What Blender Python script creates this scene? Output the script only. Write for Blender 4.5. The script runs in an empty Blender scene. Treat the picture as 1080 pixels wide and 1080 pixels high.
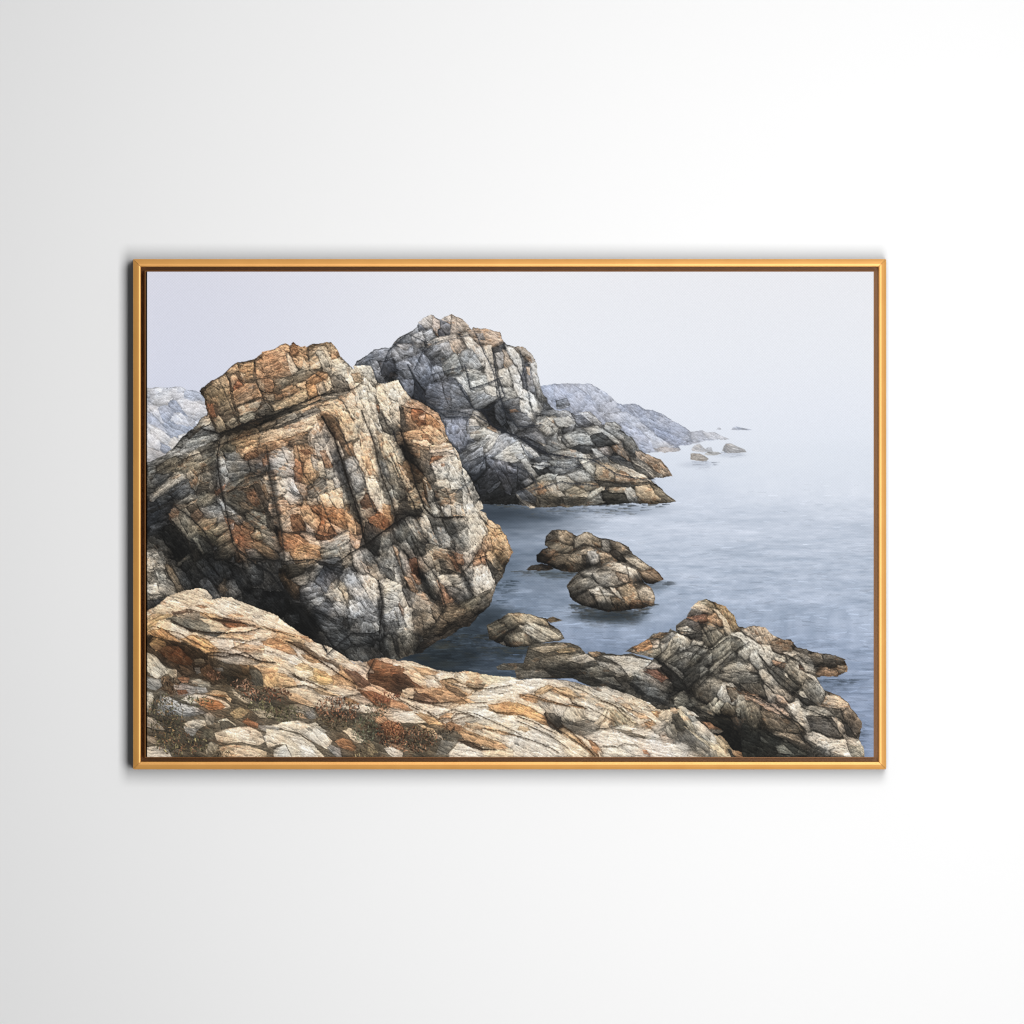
# Framed canvas print of a rocky coast on a white wall
import bpy, math
import numpy as np

WORLD_LOW, WORLD_HIGH = 0.0, 0.16
EXPOSURE = 0.0
scene_filter = 1.15
# studio lamp, right of the print: name, place, width, height, power, aim
LAMPS = [('tall_softbox', (0.50, -2.15, 0.06), 0.88, 2.4, 65.5, (0.50, 0, 0.0))]

scene = bpy.context.scene
R = math.radians

# ------------------------------------------------------------------ camera, light, exposure
MM = 0.001                      # layout: one millimetre per pixel of a 1080 x 1080 view, wall at y = 0
def px(x): return (x - 540.0) * MM
def pz(y): return (540.0 - y) * MM

CAM_D = 12.0
cam_d = bpy.data.cameras.new('camera'); cam = bpy.data.objects.new('camera', cam_d)
scene.collection.objects.link(cam); scene.camera = cam
cam.location = (0, -CAM_D, 0); cam.rotation_euler = (R(90), 0, 0)
cam_d.sensor_width = 36.0; cam_d.lens = 36.0 * (CAM_D - 0.029) / 1.080
cam_d.clip_start = 0.05; cam_d.clip_end = 100.0

world = bpy.data.worlds.new('World'); scene.world = world; world.use_nodes = True
nt = world.node_tree; nt.nodes.clear()
wo = nt.nodes.new('ShaderNodeOutputWorld'); wb = nt.nodes.new('ShaderNodeBackground')
tc = nt.nodes.new('ShaderNodeTexCoord'); sx = nt.nodes.new('ShaderNodeSeparateXYZ')
mr = nt.nodes.new('ShaderNodeMapRange'); mr.inputs['From Min'].default_value = -0.6; mr.inputs['From Max'].default_value = 0.6
mr.inputs['To Min'].default_value = WORLD_LOW; mr.inputs['To Max'].default_value = WORLD_HIGH
nt.links.new(tc.outputs['Generated'], sx.inputs[0]); nt.links.new(sx.outputs['Z'], mr.inputs['Value'])
nt.links.new(mr.outputs[0], wb.inputs['Strength']); wb.inputs['Color'].default_value = (1, 1, 1, 1)
nt.links.new(wb.outputs[0], wo.inputs[0])

def area(name, loc, size, size_y, power, target):
    d = bpy.data.lights.new(name, 'AREA'); d.shape = 'RECTANGLE'; d.size = size; d.size_y = size_y; d.energy = power
    o = bpy.data.objects.new(name, d); scene.collection.objects.link(o); o.location = loc
    import mathutils
    v = mathutils.Vector(target) - mathutils.Vector(loc)
    o.rotation_euler = v.to_track_quat('-Z', 'Y').to_euler()
    return o
for l_ in LAMPS: area(*l_)

vs = scene.view_settings
vs.view_transform = 'Standard'; vs.look = 'None'; vs.exposure = EXPOSURE; vs.gamma = 1.0; vs.use_curve_mapping = False
scene.cycles.filter_width = scene_filter

GOLD, GOLD_ROUGH, GOLD_METAL = (0.73, 0.362, 0.092), 0.42, 0.3
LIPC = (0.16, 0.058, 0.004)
PROFILE_RAIL = [(0, 2), (0, 27.6), (0.3, 28.3), (2.5, 29.1), (5.0, 29.85), (6.5, 30.0), (7.7, 29.7), (8.1, 29.0), (8.1, 14), (8.1, 2)]
PROFILE_LIP = [(8.15, 6), (8.15, 10.0), (11.7, 10.0), (11.9, 25.4), (12.3, 25.8), (13.0, 25.8), (13.4, 25.4), (13.6, 17.0), (15.0, 17.0), (15.0, 8), (8.15, 8)]
FALLOFF_FIT = [(0, 0, 1.176), (0, 1, -0.0086), (0, 2, -0.0148), (1, 0, 0.1568), (1, 1, -0.0021), (1, 2, -0.0022), (2, 0, -0.0457), (2, 1, 0.0002), (3, 0, -0.0102)]
CANVAS_H = 27.4
WEAVE, WEAVE_AMT = 3.0, 0.04

DETAIL = 1.0
LEFT_SKY = np.array([0.085, 0.085, 0.055])
SKYSEA = ((286, 'ebecf1'), (380, 'e9ecf3'), (430, 'e6eaf3'), (462, 'e3e8f2'), (480, 'd9e0ec'), (520, 'ced6e4'), (560, 'c4cddc'), (600, 'b4bfd0'), (650, 'a4b1c5'), (700, '96a4bb'), (800, '8997b0'))
# dark water: centre, radii, strength, colour
SEA_DARK = (
    (900, 500, 230, 55, .55, 'e3e8f1'), (800, 480, 200, 26, .4, 'e3e8f1'),
    (500, 610, 150, 120, .6, '5f6e82'), (620, 690, 90, 50, .35, '6c7b92'),
    (530, 548, 110, 26, .85, '47525f'), (515, 540, 80, 14, .8, '343d47'), (575, 600, 70, 40, .45, '616d7c'),
    (640, 647, 70, 16, .4, '505c68'), (650, 652, 44, 8, .45, '3a434b'), (480, 690, 105, 52, .95, '2c353e'), (455, 695, 60, 40, .8, '20272c'), (540, 690, 40, 26, .5, '3a4654'),
    (545, 650, 40, 20, .3, '586677'), (600, 705, 70, 16, .25, '6a7a92'), (880, 722, 40, 16, .45, '5a687c'), (690, 617, 24, 9, .55, '56626e'), (508, 652, 48, 22, .85, '2c353d'), (534, 606, 20, 34, .5, '4e5c6c'), (642, 649, 46, 9, .85, '2a3238'), (590, 605, 36, 6, .6, '4a545c'), (540, 688, 34, 9, .7, '2d353b'), (575, 604, 20, 6, .5, '5a666e'), (560, 720, 30, 12, .6, '3d4650'), (530, 715, 40, 16, .7, '303a44'),
    (466, 681, 16, 5, .5, '4f4d42'), (447, 694, 14, 4, .4, '3d3d36'), (496, 691, 10, 4, .5, '23282a'), (470, 700, 22, 5, .3, '484a44'), (735, 490, 24, 5, .35, 'a9b1c0'), (770, 480, 22, 4, .3, 'b0b8c6'), (640, 538, 90, 8, .5, '6c7888'), (905, 790, 18, 14, .35, '66748c'))
PLANTS = (
    (175, 758, 20, 26, 420, '2c2a1e 453f28 5e5836 6b4a2c 8a6a3c 3a3524'), (192, 785, 28, 12, 260, '2c2a1e 4a4228 6b5a30 7a4a2c 8a7a48'),
    (280, 733, 28, 8, 240, '6b3820 8a4a2c 4a2c1c 9a6a48 3a2a1e'), (300, 752, 22, 9, 200, '3c3a22 5a5430 2c2818 6b6440'),
    (255, 722, 12, 5, 80, '8a5a3c a87858 5a3420 3c2a1c'), (356, 748, 24, 14, 420, '7a3f22 9a5c38 4a2c1c 2c2218 b07a54 6b4a30'), (352, 762, 20, 8, 160, '3c3422 5a4a2c 6b5a3c 2c2418'),
    (385, 770, 14, 14, 200, '4a4a30 5f6248 3a3a24 6b6a52'), (397, 748, 12, 10, 100, '54503a 3c3626 6b6448'), (412, 774, 16, 14, 240, '6a341c 8a4a28 4a2416 2c1c14 9a6840'),
    (438, 780, 24, 14, 420, '6a3c22 8a5230 3c2618 a06c48 2c2018 6b5c34'), (470, 772, 10, 8, 60, '3c3226 5a4a34 2c241c'), (408, 735, 14, 6, 90, '7a3a20 5a2c1a 9a5a38'), (385, 795, 14, 5, 70, '6b5a3c 8a7448 4a3c28'), (226, 712, 8, 5, 60, '6a4028 8a5a3c 3c281c'), (180, 722, 10, 9, 80, '5a4028 7a5a3c 2c221a'), (275, 745, 14, 6, 80, '6b6238 8a8050 3c381f'), (233, 795, 12, 4, 50, '5a4a30 3a3020'), (207, 740, 20, 6, 80, '5a5634 3c3a26 6b6640'),)
CRACKS = """
T 0 0 1
1c1a18:1.04:.85 213,452 232,458 262,446 290,437 318,425 345,414
2a2520:0.64:.7 345,414 352,408 371,411 384,402
26221e:0.64:.8 160,500 200,482 240,466 292,450 335,433
2a2622:0.56:.7 178,521 205,502 238,489
201e1c:0.88:.85 232,466 229,480 232,510 240,545 246,574 262,589
2a2622:0.64:.75 281,470 284,500 290,530 297,562 300,590
1c1916:1.20:.85 340,440 352,460 361,488 371,520 380,550 386,574
241f1a:0.64:.75 381,433 392,460 402,500 413,528 420,556
1a1816:1.12:.9 386,574 402,562 416,552 432,543 446,545
1e1c1a:0.88:.8 262,589 300,592 330,590 352,596 372,582 386,574
2a2622:0.56:.7 297,562 320,560 345,566 366,560
1a1a1a:1.12:.85 262,590 285,604 305,630 325,655 345,688
201d1a:0.96:.85 422,452 430,480 438,510 448,536 458,546 490,545
201d1a:0.72:.8 412,480 426,512 436,530 442,548
1c1b1a:0.88:.85 399,612 403,636 400,668
1a1a1a:0.88:.8 345,690 370,668 395,668 402,664
201e1b:0.72:.75 434,566 446,590 462,610 470,640 452,668
1e1c1a:0.64:.75 470,600 486,605 500,590 515,585
201d1a:0.64:.7 240,520 260,505 281,500
201d1a:0.64:.7 238,545 262,540 288,560
26221e:0.48:.6 232,402 244,430 251,447
26221e:0.48:.6 268,380 271,404 280,425 288,436
26221e:0.48:.6 245,430 275,420 290,424 310,415
26221e:0.48:.6 325,366 326,390 342,400 352,408
26221e:0.40:.6 282,398 300,398 312,394 326,390
30302f:0.48:.6 354,440 366,470 382,500 395,540
26221e:0.48:.6 313,470 320,500 335,520 352,560
26221e:0.40:.6 300,490 318,500 340,498
2c2a28:0.48:.6 452,478 470,476 482,480
2c2a28:0.48:.6 458,545 475,530 470,515 455,512
201e1c:0.80:.8 156,540 180,530 200,545 215,560 228,585
201e1c:0.80:.8 178,545 196,566 208,590
2b2e34:0.80:.8 430,385 446,420 470,440 495,440
2b2e34:0.72:.75 400,395 410,370 430,352
2b2e34:0.72:.75 483,405 500,432 515,432 532,418 526,400
2b2e34:0.72:.8 490,385 496,410 512,405 530,398
2b2e34:0.72:.75 520,372 524,400 530,430 545,450 572,448
24262b:1.04:.8 508,432 520,450 545,460 575,478 600,482
2b2e34:0.56:.7 462,432 500,437 515,446
2b2e34:0.56:.7 455,395 475,390 490,386
2b2e34:0.56:.7 500,350 520,392 525,420
2b2e34:0.56:.7 548,370 553,395 560,430
2b2e34:0.64:.7 512,480 505,500 480,520
2b2e34:0.64:.7 540,490 560,500 566,512 545,520
2b2e34:0.56:.7 565,490 600,494 640,480 660,486
2b2e34:0.72:.75 600,482 625,485 650,500 675,505 690,505
2e2b27:0.72:.75 630,507 655,510 690,508
2b2e34:0.64:.7 560,518 590,508 630,512
2b2e34:0.48:.65 430,352 450,362 475,358 498,352
2b2e34:0.56:.7 437,390 445,372 462,360
2a2018:0.80:.8 181,654 200,664 230,668 262,666 276,662
2a2018:0.64:.7 225,652 250,656 270,660
33261b:0.88:.8 302,676 322,686 342,700 360,712 376,722
33261b:0.56:.65 281,662 300,668 312,672
3a2a1c:0.56:.65 160,660 190,668 215,682 240,686 262,676
2a211a:0.80:.8 216,690 236,692 258,688 275,698
3a2c20:0.64:.7 305,710 330,720 345,728
2e251d:0.80:.8 388,710 396,694
33281e:0.64:.7 286,728 320,722 360,736 384,730
3a3026:0.64:.65 470,718 490,725 515,726 540,722
3a3026:0.64:.65 436,744 460,754 480,748 500,755
3a3026:0.56:.6 560,732 590,742 620,745 650,762
3a3026:0.56:.6 546,760 580,775 600,790
3a3026:0.64:.65 590,770 620,790 628,797
3a3026:0.56:.6 500,752 530,765 550,775
3a3026:0.48:.6 600,722 640,740 672,757
1e1d1b:1.04:.85 690,694 712,710 722,725 728,740
1e1d1b:0.80:.8 712,690 735,680 750,685 768,672
24221f:0.72:.75 725,735 745,715 770,690 790,676
24221f:0.72:.75 705,700 730,690 742,680
1e1d1b:0.88:.8 730,745 755,757 772,762 790,780
24221f:0.72:.75 736,655 745,670 752,684
24221f:0.64:.7 715,665 740,668 762,660
24221f:0.72:.75 800,690 812,705 830,720 845,735
24221f:0.72:.75 815,705 840,690 852,700
24221f:0.80:.8 786,730 815,745 840,765 850,785
24221f:0.72:.75 845,745 870,755 888,775
2a2722:0.64:.7 598,590 620,600 635,590 660,585
2a2722:0.64:.7 640,635 632,620 655,617 668,612
T 416 665 8
3a2a1c:.6:.7 380,740 480,740 520,700 640,690
3a2a1c:.55:.65 560,570 620,610 780,600
3a2a1c:.5:.6 330,620 430,640 520,610
33261b:.7:.7 0,540 60,590 150,640 210,670
33261b:.6:.7 280,690 400,760 430,740
3a2a1c:.55:.65 480,760 560,740 640,710 720,740
3a2a1c:.6:.7 660,840 760,820 880,840 960,870 1060,890
2a2018:.8:.75 540,930 640,940 740,1000 860,1000
3a2a1c:.6:.7 400,420 480,400 560,440 650,480 720,490
2a2018:.8:.75 120,570 240,600 350,610 500,600
3a2a1c:.5:.6 700,640 790,640 860,690 1000,690
T 546 665 8
3a2a1c:.6:.7 20,540 120,560 220,590 330,610 440,640
3a2a1c:.55:.65 290,490 400,540 500,560 560,550
2a2018:.8:.75 440,570 460,610 540,640 590,660
3a2a1c:.55:.65 700,590 820,630 880,700 960,770 1010,780
3a3026:.6:.7 0,720 120,760 220,820 330,870
3a3026:.6:.7 0,890 140,930 260,980 350,1030
3a2a1c:.7:.7 380,800 470,870 560,960 640,1040
2a2018:.9:.75 230,700 260,760 340,830 380,790
3a3026:.6:.65 660,830 760,820 840,800
3a3026:.55:.65 720,970 840,980 900,950 1000,960
3a3026:.5:.6 820,600 940,660 1060,710
3a3026:.5:.6 680,660 760,660 720,760 660,800
T 156 575 8
3a2a1c:.6:.7 330,540 460,570 560,630 700,640
3a3026:.55:.65 590,780 720,790 860,810 960,780
3a3026:.6:.7 350,700 470,735 620,740
2a2018:.9:.75 500,910 640,905 800,930 960,980 1080,990
3a2a1c:.5:.6 720,860 900,880 1080,900
3a2a1c:.6:.65 410,760 500,790 560,780
3a2a1c:.6:.65 150,720 260,790 330,810
"""

DESAT = {'midrock': .4, 'mainrock': .16, 'fore': 0.0, 'rightrock': .18, 'lowrock': .15, 'islet': .3}
FILL = {'mainrock': .9, 'midrock': .85}
GROW = 11
SEAM = 0.52
SATCUT = 0.28
ROCKLIFT = 0.13
JOIN = {'farhill': (.2, .05), 'lefthill': (.15, 0.0), 'fore': (.55, .25), 'midrock': (.45, .08), 'rightrock': (.5, .12), 'islet': (.45, .1), 'lowrock': (.5, .12), 'mainrock': (.62, .25)}
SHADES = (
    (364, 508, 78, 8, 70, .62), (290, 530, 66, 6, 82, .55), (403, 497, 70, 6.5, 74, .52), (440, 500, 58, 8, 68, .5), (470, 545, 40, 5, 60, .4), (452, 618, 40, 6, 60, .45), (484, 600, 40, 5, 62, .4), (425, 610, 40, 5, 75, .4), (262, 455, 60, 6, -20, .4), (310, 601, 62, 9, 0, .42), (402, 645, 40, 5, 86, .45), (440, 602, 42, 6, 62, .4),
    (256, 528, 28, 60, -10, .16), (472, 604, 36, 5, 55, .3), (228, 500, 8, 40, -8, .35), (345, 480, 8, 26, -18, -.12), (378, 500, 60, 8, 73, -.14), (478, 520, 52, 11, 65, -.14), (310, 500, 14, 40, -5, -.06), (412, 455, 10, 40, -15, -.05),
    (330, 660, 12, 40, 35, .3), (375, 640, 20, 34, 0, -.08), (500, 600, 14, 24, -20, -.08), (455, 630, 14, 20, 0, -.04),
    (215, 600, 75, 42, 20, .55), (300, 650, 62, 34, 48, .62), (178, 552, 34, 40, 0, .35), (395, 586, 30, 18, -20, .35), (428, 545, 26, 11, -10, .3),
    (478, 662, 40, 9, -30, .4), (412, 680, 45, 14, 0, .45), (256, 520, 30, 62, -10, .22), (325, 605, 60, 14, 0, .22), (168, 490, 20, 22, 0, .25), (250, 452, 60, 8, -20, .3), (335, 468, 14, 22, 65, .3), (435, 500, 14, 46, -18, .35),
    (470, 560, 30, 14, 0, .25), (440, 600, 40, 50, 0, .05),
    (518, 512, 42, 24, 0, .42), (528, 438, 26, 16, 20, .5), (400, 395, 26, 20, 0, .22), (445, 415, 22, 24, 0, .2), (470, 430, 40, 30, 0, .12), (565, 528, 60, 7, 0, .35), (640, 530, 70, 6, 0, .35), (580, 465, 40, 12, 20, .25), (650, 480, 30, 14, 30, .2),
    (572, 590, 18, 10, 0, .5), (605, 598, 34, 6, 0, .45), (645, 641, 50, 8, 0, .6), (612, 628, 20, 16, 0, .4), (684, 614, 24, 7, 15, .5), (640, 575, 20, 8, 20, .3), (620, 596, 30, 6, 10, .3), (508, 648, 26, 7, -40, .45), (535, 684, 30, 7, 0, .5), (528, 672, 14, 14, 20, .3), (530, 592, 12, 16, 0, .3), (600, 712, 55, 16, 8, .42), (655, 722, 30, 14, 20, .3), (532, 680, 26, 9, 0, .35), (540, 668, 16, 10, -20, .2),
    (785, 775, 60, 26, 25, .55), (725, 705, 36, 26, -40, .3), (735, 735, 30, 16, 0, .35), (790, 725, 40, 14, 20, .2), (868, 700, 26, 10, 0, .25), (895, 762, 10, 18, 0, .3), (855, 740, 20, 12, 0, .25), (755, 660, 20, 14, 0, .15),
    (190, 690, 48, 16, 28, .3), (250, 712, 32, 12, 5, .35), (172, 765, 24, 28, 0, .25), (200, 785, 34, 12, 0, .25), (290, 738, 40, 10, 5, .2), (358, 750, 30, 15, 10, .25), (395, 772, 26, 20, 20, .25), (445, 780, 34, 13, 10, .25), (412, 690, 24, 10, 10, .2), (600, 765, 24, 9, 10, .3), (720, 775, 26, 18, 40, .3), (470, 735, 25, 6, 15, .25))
GROW = 6
SHARP = 0.4
WARM = {'mainrock': (1.03, 1.0, 0.955), 'fore': (1.05, 1.02, .975), 'islet': (.92, .9, .88), 'lowrock': (.95, .94, .92), 'rightrock': (1.02, 1, .97)}
RELIEF = {'midrock': (.24, .60, .84), 'islet': (.32, .5, .78), 'rightrock': (.28, .52, .8), 'lowrock': (.26, .55, .8), 'mainrock': (.18, .68, .88), 'fore': (.12, .78, .92),
          'farhill': (.07, .92, .97), 'lefthill': (.08, .9, .96), 'farrock': (.05, .95, 1)}
REFL = ((646, 637, 46, 26, 620, '2c3238 353c40 3d3a34 4a4a46'), (690, 613, 22, 10, 60, '4a5158 5a6068'), (600, 604, 34, 8, 90, '3a4044 4a4c4a'), (556, 602, 14, 7, 40, '4a4e50'),
        (535, 682, 34, 16, 160, '262b2e 343a3c 4a4a42'), (610, 532, 95, 16, 260, '39424c 4a525a 545248 2f3740'), (480, 668, 60, 34, 420, '1f2427 2b3236 3c3a32 4d5a66'), (525, 612, 20, 40, 160, '3a4650 4a5662 2e3840'),
        (745, 487, 12, 10, 40, 'a6adbb b2b8c4'), (775, 477, 14, 6, 30, 'aab1bf'), (880, 716, 26, 14, 120, '48525e 566272'), (906, 770, 10, 26, 50, '505c6c'), (590, 690, 60, 18, 160, '5a6a80 48566a 6c7c94'))
MIST = {'farhill': .14, 'lefthill': .1, 'farrock': .28}
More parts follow.
